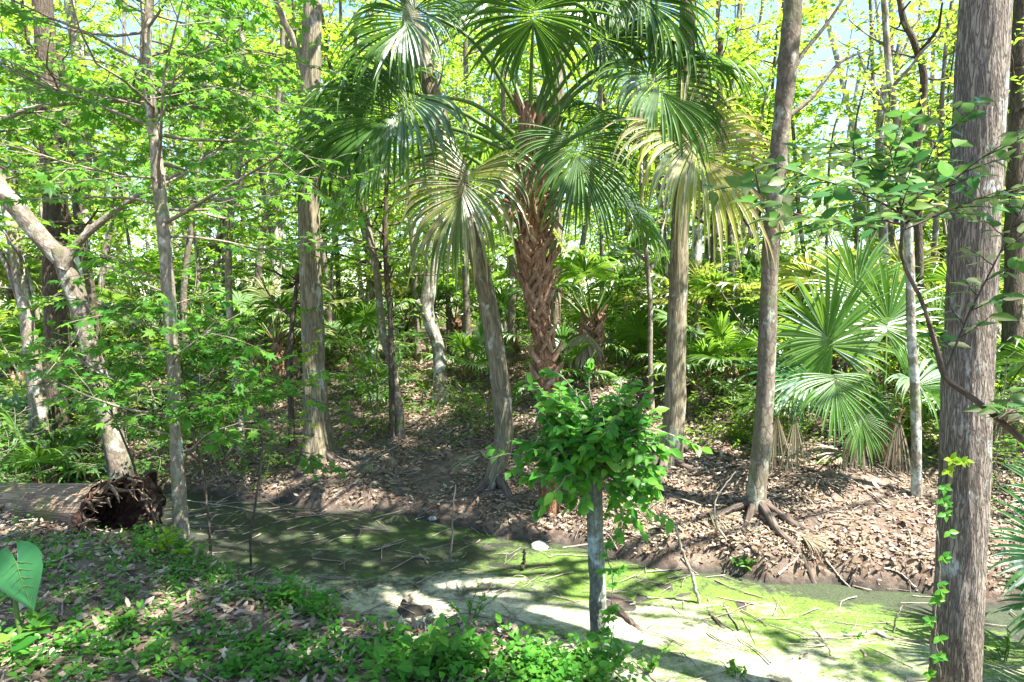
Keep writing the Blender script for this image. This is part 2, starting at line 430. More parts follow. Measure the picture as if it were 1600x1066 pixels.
def algae_mat():
    m, nt = newmat('creek_algae'); g = NT(nt)
    pos = g.n('ShaderNodeNewGeometry').outputs['Position']
    st = g.mapv(pos, (.55, 1.0, 1))
    n1 = g.noise(st, 1.1, 6, .62); n2 = g.noise(st, 5, 9, .8); n3 = g.noise(pos, 55, 6, .85)
    sx = g.n('ShaderNodeSeparateXYZ', {0: pos}).outputs[0]
    green = g.ramp(n3, [(.3, (.05, .10, .012)), (.5, (.10, .18, .02)), (.75, (.24, .31, .07))])
    mud = g.ramp(n3, [(.35, (.014, .016, .012)), (.6, (.045, .05, .035)), (.8, (.15, .15, .12))])
    pale = g.ramp(n3, [(.3, (.26, .25, .15)), (.55, (.46, .44, .32)), (.75, (.62, .58, .48))])
    sy = g.n('ShaderNodeSeparateXYZ', {0: pos}).outputs[1]
    wn = g.math('SUBTRACT', g.math('SUBTRACT', 7.45, g.math('MULTIPLY', sx, .52)), sy)
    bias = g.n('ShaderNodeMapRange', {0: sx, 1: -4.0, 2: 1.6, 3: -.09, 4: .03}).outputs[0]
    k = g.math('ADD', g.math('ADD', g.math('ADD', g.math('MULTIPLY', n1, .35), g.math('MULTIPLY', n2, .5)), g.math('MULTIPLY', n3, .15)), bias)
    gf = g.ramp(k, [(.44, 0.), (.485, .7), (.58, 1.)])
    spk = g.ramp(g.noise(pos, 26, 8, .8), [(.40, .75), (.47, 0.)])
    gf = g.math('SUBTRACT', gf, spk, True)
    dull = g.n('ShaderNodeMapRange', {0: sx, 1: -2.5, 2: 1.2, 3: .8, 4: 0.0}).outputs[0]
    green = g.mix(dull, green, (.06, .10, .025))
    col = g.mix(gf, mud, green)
    k2 = g.math('ADD', g.math('MULTIPLY', g.noise(st, 1.5, 8, .7), .8), g.math('MULTIPLY', g.noise(st, 9, 8, .85), .45))
    k2 = g.math('ADD', k2, g.n('ShaderNodeMapRange', {0: wn, 1: .2, 2: 1.8, 3: -.14, 4: .10}).outputs[0])
    k2 = g.math('ADD', k2, g.n('ShaderNodeMapRange', {0: sx, 1: -2.6, 2: -.6, 3: -.17, 4: .0}).outputs[0])
    pf = g.math('MULTIPLY', g.ramp(k2, [(.62, 0.), (.74, .95)]), g.ramp(g.noise(pos, 18, 8, .8), [(.38, .35), (.5, 1.)]))
    col = g.mix(pf, col, pale)
    ef = g.n('ShaderNodeMapRange', {0: g.math('ADD', wn, g.math('MULTIPLY', g.math('SUBTRACT', n2, .5), 1.6)), 1: .18, 2: .38, 3: .85, 4: 0.0}).outputs[0]
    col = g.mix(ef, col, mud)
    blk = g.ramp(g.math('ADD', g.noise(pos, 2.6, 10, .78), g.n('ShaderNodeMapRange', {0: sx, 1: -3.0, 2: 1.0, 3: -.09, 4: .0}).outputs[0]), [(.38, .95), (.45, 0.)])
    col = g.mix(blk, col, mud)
    fleck = g.ramp(g.noise(pos, 90, 2, .6), [(.66, 0.), (.72, .8)])
    col = g.mix(fleck, col, (.05, .04, .03))
    bp = g.n('ShaderNodeBump', {'Height': g.math('ADD', n3, g.math('MULTIPLY', n2, 1.5)), 'Strength': .5, 'Distance': .015})
    b = g.n('ShaderNodeBsdfPrincipled', {'Base Color': col, 'Roughness': g.ramp(gf, [(0, .45), (1, .8)]), 'Normal': bp.outputs[0]})
    b.inputs['Specular IOR Level'].default_value = .3
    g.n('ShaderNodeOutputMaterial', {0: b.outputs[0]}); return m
M['ground'] = ground_mat(); M['algae'] = algae_mat()

# ------------------------------------------------------------------ light
AZ, EL = math.radians(-30), math.radians(60)
SUN = np.array([math.cos(EL) * math.cos(AZ), math.cos(EL) * math.sin(AZ), math.sin(EL)])
sl = bpy.data.lights.new('sun', 'SUN'); sl.energy = 5.0; sl.angle = math.radians(.53); sl.color = (1, .955, .88)
so = bpy.data.objects.new('sun', sl); C.objects.link(so); so.location = (10, 3, 30)
so.rotation_euler = Vector(SUN).to_track_quat('Z', 'Y').to_euler()
w = bpy.data.worlds.new('World'); bpy.context.scene.world = w; w.use_nodes = True
nt = w.node_tree; bg = nt.nodes['Background']; sky = nt.nodes.new('ShaderNodeTexSky')
sky.sky_type = 'NISHITA'; sky.sun_disc = False; sky.sun_elevation = EL
sky.sun_rotation = math.atan2(SUN[0], SUN[1]); sky.dust_density = .5; sky.ozone_density = 2.0
nt.links.new(sky.outputs[0], bg.inputs[0]); bg.inputs[1].default_value = .095
sc = bpy.context.scene
sc.view_settings.view_transform = 'Standard'; sc.view_settings.look = 'None'
sc.view_settings.exposure = 2.36; sc.view_settings.gamma = 1; sc.view_settings.use_curve_mapping = False
cam = bpy.data.cameras.new('camera'); cam.sensor_width = 36; cam.lens = FPX / 1600 * 36; cam.clip_end = 2000; cam.clip_start = .05
co = bpy.data.objects.new('camera', cam); C.objects.link(co); co.location = (0, 0, EYE); co.rotation_euler = (PI / 2 - PITCH, 0, 0)
sc.camera = co
cy = sc.cycles
cy.max_bounces = 7; cy.diffuse_bounces = 5; cy.glossy_bounces = 2; cy.transmission_bounces = 6; cy.transparent_max_bounces = 4
cy.caustics_reflective = False; cy.caustics_refractive = False
cy.sample_clamp_indirect = 6; cy.use_denoising = True

# ------------------------------------------------------------------ ground and creek
def axis(lo, hi, step, far, grow):
    a = [lo]; s = step
    while a[-1] > -far: s *= grow; a.append(a[-1] - s)
    b = [hi]; s = step
    while b[-1] < far: s *= grow; b.append(b[-1] + s)
    return np.array(a[::-1] + list(np.arange(lo + step, hi - step / 2, step)) + b)
gx = axis(-9, 9, .06, 600, 1.18); gy = axis(1.5, 14, .06, 600, 1.18)
X, Y = np.meshgrid(gx, gy); Z = H(X, Y)
ny, nx = X.shape
i = np.arange(ny - 1)[:, None] * nx + np.arange(nx - 1)[None]
F = np.stack([i, i + 1, i + 1 + nx, i + nx], -1).reshape(-1, 4)
mb = MB(); mb.add(np.stack([X, Y, Z], -1), F, smooth=True); tag(mb.build('ground', M['ground']), kind='structure')
wx = np.arange(-14, 14, .1); wy = np.arange(1, 15, .1)
X, Y = np.meshgrid(wx, wy); Z = WATER + .012 * vn(X * 2, Y * 2, 1) + .010 * vn(X * 7, Y * 7, 2)
ny, nx = X.shape
i = np.arange(ny - 1)[:, None] * nx + np.arange(nx - 1)[None]
F = np.stack([i, i + 1, i + 1 + nx, i + nx], -1).reshape(-1, 4)
dep = (H(X, Y) < -1.0).reshape(-1)
F = F[dep[F].any(1)]
mb = MB(); mb.add(np.stack([X, Y, Z], -1), F, smooth=True); tag(mb.build('creek', M['algae']), kind='structure')

# sunlit spots on the floor: overhead twigs whose shadow would fall here are left out
LIT = []
for px, py, rx, ry in [(1180, 1030, .85, .42), (1030, 985, .35, .14), (1500, 1020, .4, .2), (690, 945, .5, .2), (600, 905, .2, .1), (885, 880, .2, .1), (820, 880, .15, .1),
                       (330, 790, .5, .22), (430, 760, .7, .22), (480, 740, .4, .2), (560, 740, .4, .25), (650, 750, .5, .2), (520, 690, .4, .2), (620, 700, .4, .2), (760, 850, .2, .08), (980, 800, .7, .25), (900, 820, .3, .2), (880, 700, .3, .2),
                       (1250, 740, .8, .35), (1330, 800, .7, .3), (1100, 830, .4, .25), (1000, 740, .3, .2), (640, 600, 2.0, .8), (560, 640, .8, .5), (1490, 660, .8, .5),
                       (30, 790, .4, .5), (200, 1000, .2, .1), (500, 985, .4, .08), (640, 1010, .2, .1), (1290, 920, .3, .2), (330, 700, .7, .3), (80, 700, .8, .5), (1000, 640, .5, .4)]:
    g_ = gp(px, py); LIT.append((g_[0], g_[1], rx, ry))
LIT = np.array(LIT)
# sunlit spots on trunks and fronds: (px, py, depth, radius)
L3 = np.array([list(at(a, b, c)) + [d] for a, b, c, d in [(1535, 230, 3.8, .3), (1535, 300, 3.8, .3), (1530, 400, 3.8, .25), (1528, 500, 3.8, .25), (1525, 600, 3.8, .25), (1510, 880, 3.8, .15), (1540, 120, 3.8, .2),
    (1215, 330, 7.2, .3), (1208, 400, 7.2, .3), (1205, 480, 7.2, .25), (1200, 560, 7.2, .25), (1195, 700, 7.2, .2), (1240, 60, 7.2, .3), (1330, 520, 8.0, .6), (1380, 540, 8.0, .5), (1300, 640, 7.5, .3),
    (492, 330, 9.3, .25), (494, 500, 9.3, .25), (490, 40, 9.3, .3), (676, 500, 11.2, .5), (680, 400, 11.2, .4), (1090, 220, 7.3, .35), (1140, 290, 7.3, .4), (560, 190, 7.4, .35), (650, 260, 7.2, .35), (835, 40, 7.1, .25), (900, 220, 7., .3),
    (840, 210, 7.5, .25), (740, 300, 7.1, .3), (900, 640, 4.4, .35), (1000, 640, 4.4, .3), (930, 590, 4.4, .3), (270, 600, 5, .3), (250, 300, 5, .5), (350, 230, 5.3, .5), (120, 200, 5.6, .5), (330, 660, 5, .3), (935, 800, 4.5, .12), (160, 745, 5, .3), (60, 770, 5.6, .4), (25, 880, 2.8, .05), (1065, 560, 8.6, .15), (1320, 300, 2.9, .3)]])
def above_frame(p): return p[1] < .25 or p[2] > EYE + .56 * p[1] + .35 or p[0] > .85 * p[1] + 1.0
def shade_keep(p, dens=.9):
    t = (p[2] + .6) / SUN[2]; x, y = p[0] - SUN[0] * t, p[1] - SUN[1] * t
    d = ((x - LIT[:, 0]) / (LIT[:, 2] + .05)) ** 2 + ((y - LIT[:, 1]) / (LIT[:, 3] + .05)) ** 2
    if d.min() < 1 + .7 * float(vn(x * 3.1, y * 3.1, 5)): return R.random() < .07
    v = p - L3[:, :3]; al = v @ SUN; dd = np.linalg.norm(v - al[:, None] * SUN, axis=1)
    if ((dd < L3[:, 3] + .15) & (al > 0)).any(): return False
    fl_ = float(vn(x * 1.5, y * 2.0, 31))
    if fl_ > (.30 if y > 7 else .55): return False
    if y > 11.5: return R.random() < .1
    if y > 9.8: return R.random() < .45
    return R.random() < dens

GAPS = [(170, 55, 70), (75, 60, 25), (1300, 115, 62), (1395, 40, 45), (1470, 90, 28), (1450, 160, 22)]
def open_sky(p):
    'thin spots of the crowns, where the sky shows'
    u, v = proj(p)
    return not (any((u - a) ** 2 + (v - b) ** 2 < c * c for a, b, c in GAPS) and R.random() < .85)
# ------------------------------------------------------------------ trees
def px_path(pts, Y, n=40):
    """pts: (px, py[, dY]); the lowest one first"""
    return smoothpath([at(p[0], p[1], Y + (p[2] if len(p) > 2 else 0)) for p in pts], n)

def roots(t, base, r, n, L, mat, a0=0., front=None, h0=.35):
    for k in range(n):
        a = a0 + k * 2 * PI / n + R.normal(0, .25)
        l = L * (.6 + .8 * R.random())
        if front is not None and math.cos(a - front) > .3: l *= 1.4
        pts = []
        for s in np.linspace(0, 1, 14):
            rr = r * .15 + l * s; aa = a + .3 * math.sin(s * 4 + k) * s
            x, y = base[0] + rr * math.cos(aa), base[1] + rr * math.sin(aa)
            z = float(H(x, y)); top = base[2] + h0
            zz = z + (top - z) * (1 - s) ** 6 + .02 - .09 * s
            pts.append((x, y, zz))
        mb = MB(); tube(mb, smoothpath(pts, 26), np.linspace(r * .46, .010, 26) , 9, R.random(), rough=.25, seed=k * 3.1)
        mb.build('root', mat, t)

def canopy(t, top, rad, mats, nb, L, z0, z1, ntw=11, dens=.98, size=.15, nl=34, elev=.2, lean=(0, 0)):
    """unseen crown added above the picture to shade the floor: limbs going out from the upper trunk; gaps where the floor is sunlit"""
    mw, ml = MB(), MB()
    m = 14; P = smoothpath([top, [top[0] + lean[0] * .6, top[1] + lean[1] * .6, (z0 + z1) / 2], [top[0] + lean[0], top[1] + lean[1], z1]], m)
    tube(mw, P, np.linspace(rad, .04, m), 10, .5)
    foliate(mw, ml, P, .25, 1, nb, L, ntw, nl, size, T_DIA, elev, .06, 1.0, keep=lambda p: above_frame(p) and shade_keep(p, dens))
    mw.build('limbs', mats, t)
    if ml.n: ml.build('crown', M['leaf_mid'], t)

def trunk_tree(name, label, path, rad, mat, sides=20, rough=.12, cat='tree', group=None, flare=None, seed=1.0, n=60):
    base = path[0].copy()
    t = thing(name, base, label, cat, group)
    rr = np.interp(np.linspace(0, 1, len(path)), np.linspace(0, 1, len(rad)), rad)
    mb = MB(); tube(mb, path, rr, sides, .5, rough=rough, fn=flare, seed=seed)
    mb.build('trunk', mat, t)
    return t

def fl(h, amt, lobes, ph=0.):
    return lambda th, L: 1 + amt * np.exp(-L / h) * (1 + .45 * np.cos(lobes * th + ph) + .2 * np.cos((lobes + 2) * th + 1 + ph))

# 1 tall cypress-like trunk with flared roots
P = px_path([(497, 742), (494, 660), (489, 520), (484, 380), (483, 200), (487, 60), (490, -30), (492, -160)], 9.3, 70)
P[0, 2] = float(H(P[0, 0], P[0, 1])) - .15
t = trunk_tree('swamp_tree', 'tall straight grey trunk with flared roots on the far bank, left of the leaning trunk', P, [.2, .165, .155, .15, .14, .13, .12], M['bark_cypress'], 28, .1, flare=fl(.5, .55, 5), n=70)
roots(t, P[0] + [0, 0, .15], .2, 7, .75, M['bark_root'], .4, -PI / 2, .22)
mw = MB(); B = px_path([(489, 170), (480, 130), (462, 70), (440, 25), (420, -30)], 9.3, 16); tube(mw, B, np.linspace(.07, .035, 16), 9, .5, rough=.1); mw.build('bough', M['bark_cypress'], t)
canopy(t, P[-1], .13, M['bark_cypress'], 16, 3.6, P[-1][2], 12.0)

# 2 leaning trunk behind the palm fronds
P = px_path([(752, 800), (772, 740), (787, 690), (783, 620), (771, 520), (753, 430), (728, 320), (700, 225), (668, 120), (640, 10), (605, -120)], 8.2, 70)
t = trunk_tree('leaning_tree', 'brown trunk leaning left, rising from the bank behind the hanging palm fronds', P, [.08, .11, .125, .125, .122, .12, .115, .11, .10, .10], M['bark_cypress'], 26, .1, seed=5.)
roots(t, [P[8][0], P[8][1], float(H(P[8][0], P[8][1]))], .15, 5, .6, M['bark_root'], 0, -PI / 2, .15)
canopy(t, P[-1], .1, M['bark_cypress'], 12, 3.2, P[-1][2], 10.5)

# 3 straight mottled trunk
P = px_path([(1040, 760), (1048, 700), (1054, 640), (1057, 520), (1061, 420), (1065, 300), (1070, 150), (1075, 0), (1078, -160)], 7.9, 60)
P[0, 2] = float(H(P[0, 0], P[0, 1])) - .1
t = trunk_tree('swamp_tree', 'straight lichen-blotched trunk just right of the round leafy bush', P, [.155, .14, .122, .113, .11, .10, .095], M['bark_cypress'], 24, .1, flare=fl(.35, .5, 4, 1), seed=9.)
roots(t, P[0] + [0, 0, .1], .15, 6, .8, M['bark_root'], .2, -PI / 2, .15)
canopy(t, P[-1], .1, M['bark_cypress'], 16, 4.0, P[-1][2], 12.5)

# 4 trunk with the sunlit right side
P = px_path([(1180, 850), (1182, 770), (1192, 680), (1196, 600), (1200, 480), (1207, 350), (1221, 200), (1233, 80), (1240, 0), (1250, -150)], 6.75, 60)
P[0, 2] = float(H(P[0, 0], P[0, 1])) - .1
t = trunk_tree('swamp_tree', 'slim bank tree with exposed roots and sunlit right side, left of the large fan palm', P, [.115, .10, .095, .09, .088, .09, .10, .095, .09], M['bark_mid'], 24, .12, flare=fl(.22, .9, 4, 2), seed=12.)
roots(t, P[0] + [0, 0, .1], .10, 8, .8, M['bark_root'], .3, -PI / 2, .10)
for bp in ([(1233, 130), (1250, 90), (1290, 40), (1330, -20)], [(1226, 230), (1190, 260), (1160, 300), (1120, 340)], [(1222, 260), (1200, 290), (1165, 380), (1150, 420)], [(1236, 180), (1270, 150), (1310, 100), (1350, 80)]):
    mw = MB(); B = px_path(bp, 6.8, 14); tube(mw, B, np.linspace(.03, .012, 14), 7, .5, rough=.1); mw.build('bough', M['bark_thin'], t)
canopy(t, P[-1], .09, M['bark_cypress'], 24, 4.6, P[-1][2], 12.0)

# 5 big furrowed trunk in the right foreground
P = px_path([(1490, 1130), (1492, 1060), (1500, 900), (1508, 700), (1515, 500), (1521, 350), (1530, 180), (1540, 0), (1550, -160), (1556, -260)], 3.8, 240)
t = trunk_tree('furrowed_tree', 'big furrowed grey trunk standing nearest the camera at the right', P, [.136, .132, .13, .128, .127, .125, .125, .13, .128], M['bark_oak'], 90, .05, flare=lambda th, L: 1 + .035 * np.abs(np.sin(th * 13 + 2.5 * vn(L * 5, th * 1.0))) + .012 * vn(th * 9, L * 14), seed=3.)
canopy(t, P[-1], .14, M['bark_cypress'], 58, 7.0, P[-1][2], 11.5, 14)

canopy(t, P[-1], .10, M['bark_cypress'], 26, 4.2, P[-1][2], 9.5, 12, lean=(.9, -3.6))  # second unseen crown added, leaning toward the camera to shade the near bank
# 6 straight dark trunk on the left
P = px_path([(98, 725), (95, 650), (90, 560), (87, 420), (84, 280), (76, 130), (67, 0), (60, -160)], 10.0, 60)
P[0, 2] = float(H(P[0, 0], P[0, 1])) - .1
t = trunk_tree('dark_tree', 'straight dark rough-barked trunk behind the forked lichen-covered trunk', P, [.22, .2, .18, .17, .17, .16, .14, .14], M['bark_dark'], 24, .1, flare=fl(.3, .3, 5), seed=21.)
roots(t, P[0] + [0, 0, .1], .22, 5, .6, M['bark_root'], .2, None, .3)
canopy(t, P[-1], .12, M['bark_dark'], 12, 3.4, P[-1][2], 12.0, dens=.5)

# 7 pale forked trunk leaning
P = px_path([(192, 745), (178, 690), (160, 620), (140, 540), (118, 460), (92, 390)], 8.4, 40)
P[0, 2] -= .1
t = trunk_tree('forked_tree', 'pale lichen-covered trunk leaning left and forking, above the hollow log', P, [.145, .13, .122, .12, .124, .12], M['bark_mid'], 26, .1, flare=fl(.3, .25, 4), seed=31.)
mb = MB(); B = px_path([(98, 405), (70, 378), (35, 335), (-10, 280), (-60, 190)], 8.4, 24); tube(mb, B, np.linspace(.12, .095, 24), 22, .5, rough=.1, seed=33.)
mb.build('fork', M['bark_mid'], t)
mb = MB(); B = px_path([(100, 420), (118, 385), (160, 345), (225, 300), (300, 262), (380, 225), (470, 205)], 8.3, 40); tube(mb, B, np.linspace(.06, .012, 40), 10, .5, rough=.15, seed=35.)
ml = MB(); tw = foliate(mb, ml, B, .4, 1, 14, .8, 6, 9, .13, T_MAP, .15, .012, .45)
mb.build('bough', M['bark_thin'], t); ml.build('crown', M['leaf_maple'], t)
mb = MB(); B = px_path([(150, 410), (190, 425), (230, 445), (262, 458)], 8.2, 20); tube(mb, B, np.linspace(.022, .008, 20), 7, .5, rough=.1); mb.build('bough', M['dead_wood'], t)
roots(t, P[0] + [0, 0, .1], .18, 5, .5, M['bark_root'], .2, -PI / 2, .2)

# 8 thin maple on the near bank
P = px_path([(286, 885), (280, 780), (275, 690), (270, 560), (262, 440), (252, 320), (240, 200), (228, 90), (232, 20), (240, -60), (246, -200)], 4.9, 70)
P[0, 2] = float(H(P[0, 0], P[0, 1])) - .08
t = trunk_tree('maple_tree', 'thin crooked maple at the creek edge right of the hollow log', P, [.06, .052, .045, .05, .05, .045, .04, .035, .03, .02], M['bark_thin'], 18, .14, flare=fl(.15, .35, 3), seed=41.)
ml = MB(); mw = Wood(ml)
foliate(mw, ml, P, .17, .40, 10, 1.0, 6, 9, .125, T_MAP, .05, .012, .38, droop=.3)
foliate(mw, ml, P, .45, .95, 42, 1.6, 8, 9, .12, T_MAP, .1, .015, .45, droop=.3, keep=open_sky)
ml.build('crown', [M['leaf_maple'], M['bark_thin']], t)

# 9 snag with the round leafy bush of vine on it
P = px_path([(940, 1040), (936, 960), (932, 880), (930, 800), (928, 740), (930, 670)], 4.5, 44)
P[0, 2] = float(H(P[0, 0], P[0, 1])) - .1
t = trunk_tree('cut_sapling', 'slim grey-green stub of trunk topped by a round bush of leaves', P, [.072, .062, .060, .056, .06, .045], M['bark_snag'], 22, .16, flare=fl(.08, .3, 4), seed=51.)
mw, ml = MB(), MB(); ctr = at(938, 665, 4.5)
tws = []
for k in range(105):
    a = k * 2.4; e = R.uniform(-.6, 1.3)
    d = np.array([math.cos(a), math.sin(a) * .8, e]); l = R.uniform(.25, .56) * (1.15 if abs(e) < .5 else .85) * (1 + .45 * float(vn(math.cos(a) * 1.8 + 9, math.sin(a) * 1.8, e * 2.2)))
    s = P[-6] + R.normal(0, .02, 3)
    bp = wander(s + np.array([0, 0, R.uniform(-.12, .12)]), d, l, 6, .22, .03)
    tube(mw, bp, np.linspace(.009, .003, 6), 5, .5, cap=False); tws.append(bp[1:])
    for q in range(3):
        tp = wander(bp[2 + q], d + R.normal(0, .7, 3), .2, 4, .2, -.02); tube(mw, tp, np.linspace(.004, .002, 4), 3, .5, cap=False); tws.append(tp)
for e in ([(930, 700), (880, 640), (850, 620), (830, 600)], [(940, 680), (1010, 670), (1050, 680), (1075, 690), (1098, 700)], [(925, 720), (880, 760), (850, 790), (838, 800)],
          [(930, 680), (870, 660), (830, 700), (812, 720)], [(930, 660), (920, 600), (925, 560)], [(930, 660), (880, 590), (850, 580)], [(940, 700), (990, 740), (980, 770)], [(925, 700), (850, 740), (820, 745)]):
    bp = px_path(e, 4.45, 10); tube(mw, bp, np.linspace(.008, .003, 10), 5, .5, cap=False); tws.append(bp[3:]); tws.append(bp[5:])
Pp, D, N = twig_leaves(tws, 8, .09, .8, .35)
N = N + np.array([.1, -.5, 0]); leaves(ml, Pp, D, N, .095 * R.uniform(.55, 1.15, len(Pp)), T_OV2)
mw.build('stems', M['bark_thin'], t); ml.build('crown', M['leaf_bush'], t)

# thin and middle-distance trees ------------------------------------------------
def simple_tree(name, label, pts, Y, rad, mat, fol=None, seed=1., sides=14, group=None, boughs=(), rough=.14):
    P = px_path(pts, Y, 50); P[0, 2] = min(P[0, 2], float(H(P[0, 0], P[0, 1])) - .05)
    t = trunk_tree(name, label, P, rad, mat, sides, rough, flare=fl(.2, .35, 4, seed), seed=seed, group=group)
    for b in boughs:
        mb = MB(); B = px_path(b[0], Y, 16); tube(mb, B, np.linspace(b[1], b[2], 16), 9, .5, rough=.12, seed=seed + 2); mb.build('bough', mat, t)
    if fol:
        ml = MB(); foliate(Wood(ml), ml, P, *fol[0], **fol[1])
        ml.build('crown', [M[fol[2]], mat], t)
    return t
def F_(t0, t1, nb, L, ntw, nl, size, lm='leaf_mid', T=T_OV, **k): return ((t0, t1, nb, L, ntw, nl, size, T), k, lm)

t = simple_tree('twisted_tree', 'pale sunlit twisted trunk with a broken knob, left of the leaning trunk', [(690, 640), (688, 600), (684, 540), (668, 490), (672, 440), (676, 380), (680, 300), (676, 200), (684, 60)], 11.2, [.13, .12, .11, .125, .12, .11, .1, .08], M['bark_pale'], F_(.65, 1, 14, 1.5, 6, 14, .1), 61., boughs=[([(671, 490), (660, 478), (652, 470)], .09, .07), ([(676, 375), (660, 362), (640, 372), (610, 372)], .02, .008), ([(676, 375), (700, 372), (725, 400), (745, 400)], .018, .006)])
t = simple_tree('slender_tree', 'slender grey trunk leaning right between the tall flared trunk and the twisted trunk', [(625, 680), (622, 640), (612, 570), (598, 520), (590, 440), (578, 370), (565, 290), (560, 150), (556, 20)], 10.0, [.075, .07, .06, .06, .05, .05, .04], M['bark_thin'], F_(.5, 1, 16, 1.4, 6, 14, .1), 64.)
t = simple_tree('slender_tree', 'thin dark stem standing right against the slender leaning grey trunk', [(612, 685), (612, 600), (610, 500), (604, 430), (602, 360), (604, 250), (596, 100)], 9.9, [.05, .045, .04, .04, .035, .03], M['bark_dark'], F_(.5, 1, 10, 1.2, 5, 12, .09), 66., boughs=[([(605, 445), (620, 410), (640, 380)], .02, .008), ([(603, 380), (585, 350), (575, 330)], .018, .006)])
t = simple_tree('slender_tree', 'thin mottled trunk midway between the thin maple and the tall flared trunk', [(376, 655), (368, 600), (362, 540), (358, 470), (357, 400), (362, 330), (372, 270), (380, 160), (376, 0)], 9.8, [.06, .05, .05, .05, .05, .045, .04], M['bark_thin'], F_(.45, 1, 18, 1.5, 6, 14, .1), 68., boughs=[([(360, 350), (372, 300), (392, 240)], .03, .012)])
t = simple_tree('dark_tree', 'thin dark crooked stem just left of the tall flared trunk', [(455, 640), (452, 590), (455, 520), (462, 460), (470, 400), (476, 330)], 9.9, [.045, .04, .035, .03, .02], M['bark_dark'], F_(.4, 1, 10, 1.0, 5, 12, .09), 70.)
t = simple_tree('dark_tree', 'dark leaning stem in the gap right of the forked trunk', [(158, 620), (150, 520), (140, 440), (126, 380), (118, 300), (105, 200), (92, 60)], 9.6, [.07, .06, .06, .06, .05, .045], M['bark_dark'], F_(.4, 1, 14, 1.4, 6, 14, .1), 72.)
t = simple_tree('grey_tree', 'grey trunk with a dark side stem at the far left edge', [(60, 640), (48, 540), (36, 460), (24, 390), (12, 330), (-4, 250)], 9.2, [.11, .1, .09, .08, .07], M['bark_thin'], F_(.3, 1, 10, 1.2, 5, 12, .1), 74., boughs=[([(52, 560), (30, 470), (8, 410), (-20, 360)], .05, .03), ([(60, 500), (50, 450), (40, 410)], .03, .015)])
t = simple_tree('grey_tree', 'dark brown trunk seen directly behind the cabbage palm trunk', [(866, 600), (866, 500), (868, 400), (868, 250), (874, 100), (878, -40)], 11.5, [.13, .12, .11, .11, .1], M['bark_cypress'], F_(.55, 1, 14, 1.6, 6, 14, .1), 76.)
t = simple_tree('slender_tree', 'very thin pale trunk between the cabbage palm and the mottled trunk', [(1018, 640), (1016, 560), (1016, 480), (1010, 400), (1003, 340), (1000, 200), (990, 40)], 9.4, [.04, .035, .035, .035, .03, .025], M['bark_thin'], F_(.4, 1, 10, 1.2, 5, 12, .1), 78.)
t = simple_tree('slender_tree', 'thin grey lichen-spotted trunk beside the big furrowed trunk, left of it', [(1432, 800), (1432, 740), (1430, 620), (1424, 520), (1422, 430), (1418, 340), (1410, 240), (1390, 120), (1380, -20)], 6.9, [.055, .05, .048, .045, .04, .035, .03], M['bark_pale'], F_(.6, 1, 8, 1.0, 5, 10, .08, 'leaf_yellow'), 80.)
t = simple_tree('grey_tree', 'grey trunk cut by the right edge of the picture, behind the furrowed trunk', [(1575, 690), (1580, 560), (1584, 420), (1588, 260), (1592, 120), (1598, -40), (1602, -150)], 8.6, [.12, .11, .1, .09, .085], M['bark_dark'], F_(.5, .8, 8, 1.3, 5, 12, .09), 82.)
canopy(t, at(1602, -150, 8.6), .08, M['bark_dark'], 30, 4.6, 7.4, 12.5)
t = simple_tree('white_tree', 'small white-barked forked trunk against the sky in the upper right', [(1385, 560), (1382, 420), (1378, 300), (1374, 220), (1380, 150), (1396, 110), (1408, 60)], 13.0, [.1, .09, .08, .07, .06, .05], M['bark_pale'], F_(.45, 1, 14, 1.4, 6, 10, .09, 'leaf_yellow'), 84., boughs=[([(1376, 150), (1362, 130), (1348, 100), (1340, 80)], .05, .02), ([(1400, 105), (1412, 80), (1430, 40)], .04, .02)])
t = simple_tree('crooked_tree', 'crooked dark thin trunk curving upward in the upper right beside the furrowed trunk', [(1440, 540), (1436, 400), (1432, 240), (1444, 130), (1430, 70), (1412, 30), (1400, -30)], 10.5, [.07, .06, .06, .055, .05, .04], M['bark_dark'], F_(.5, 1, 10, 1.2, 5, 10, .08, 'leaf_yellow'), 86.)
t = simple_tree('grey_tree', 'pale mossy trunk in the upper left behind the thin maple', [(132, 560), (130, 400), (132, 250), (126, 120), (112, 20), (100, -60)], 14.0, [.15, .14, .13, .12, .1], M['bark_pale'], F_(.5, 1, 12, 1.6, 6, 14, .11, 'leaf_far'), 88.)
t = simple_tree('grey_tree', 'pale moss-hung trunk in the bright gap left of the tall flared trunk', [(430, 560), (430, 460), (434, 340), (432, 220), (444, 100), (446, -40)], 14.0, [.14, .13, .12, .11, .1], M['bark_pale'], F_(.5, 1, 12, 1.6, 6, 14, .11, 'leaf_far'), 90.)
t = simple_tree('grey_tree', 'thin dark pole-like trunk right of the mottled trunk, among far palmettos', [(1112, 560), (1112, 460), (1116, 380), (1122, 250), (1126, 60)], 12.0, [.07, .065, .06, .05], M['bark_dark'], F_(.5, 1, 12, 1.4, 6, 12, .1), 92.)
t = simple_tree('grey_tree', 'pale trunk standing close behind the right side of the mottled trunk', [(1084, 600), (1086, 500), (1088, 400), (1092, 250), (1100, 80)], 12.8, [.12, .11, .1, .09], M['bark_pale'], F_(.5, 1, 12, 1.5, 6, 12, .1, 'leaf_far'), 94.)

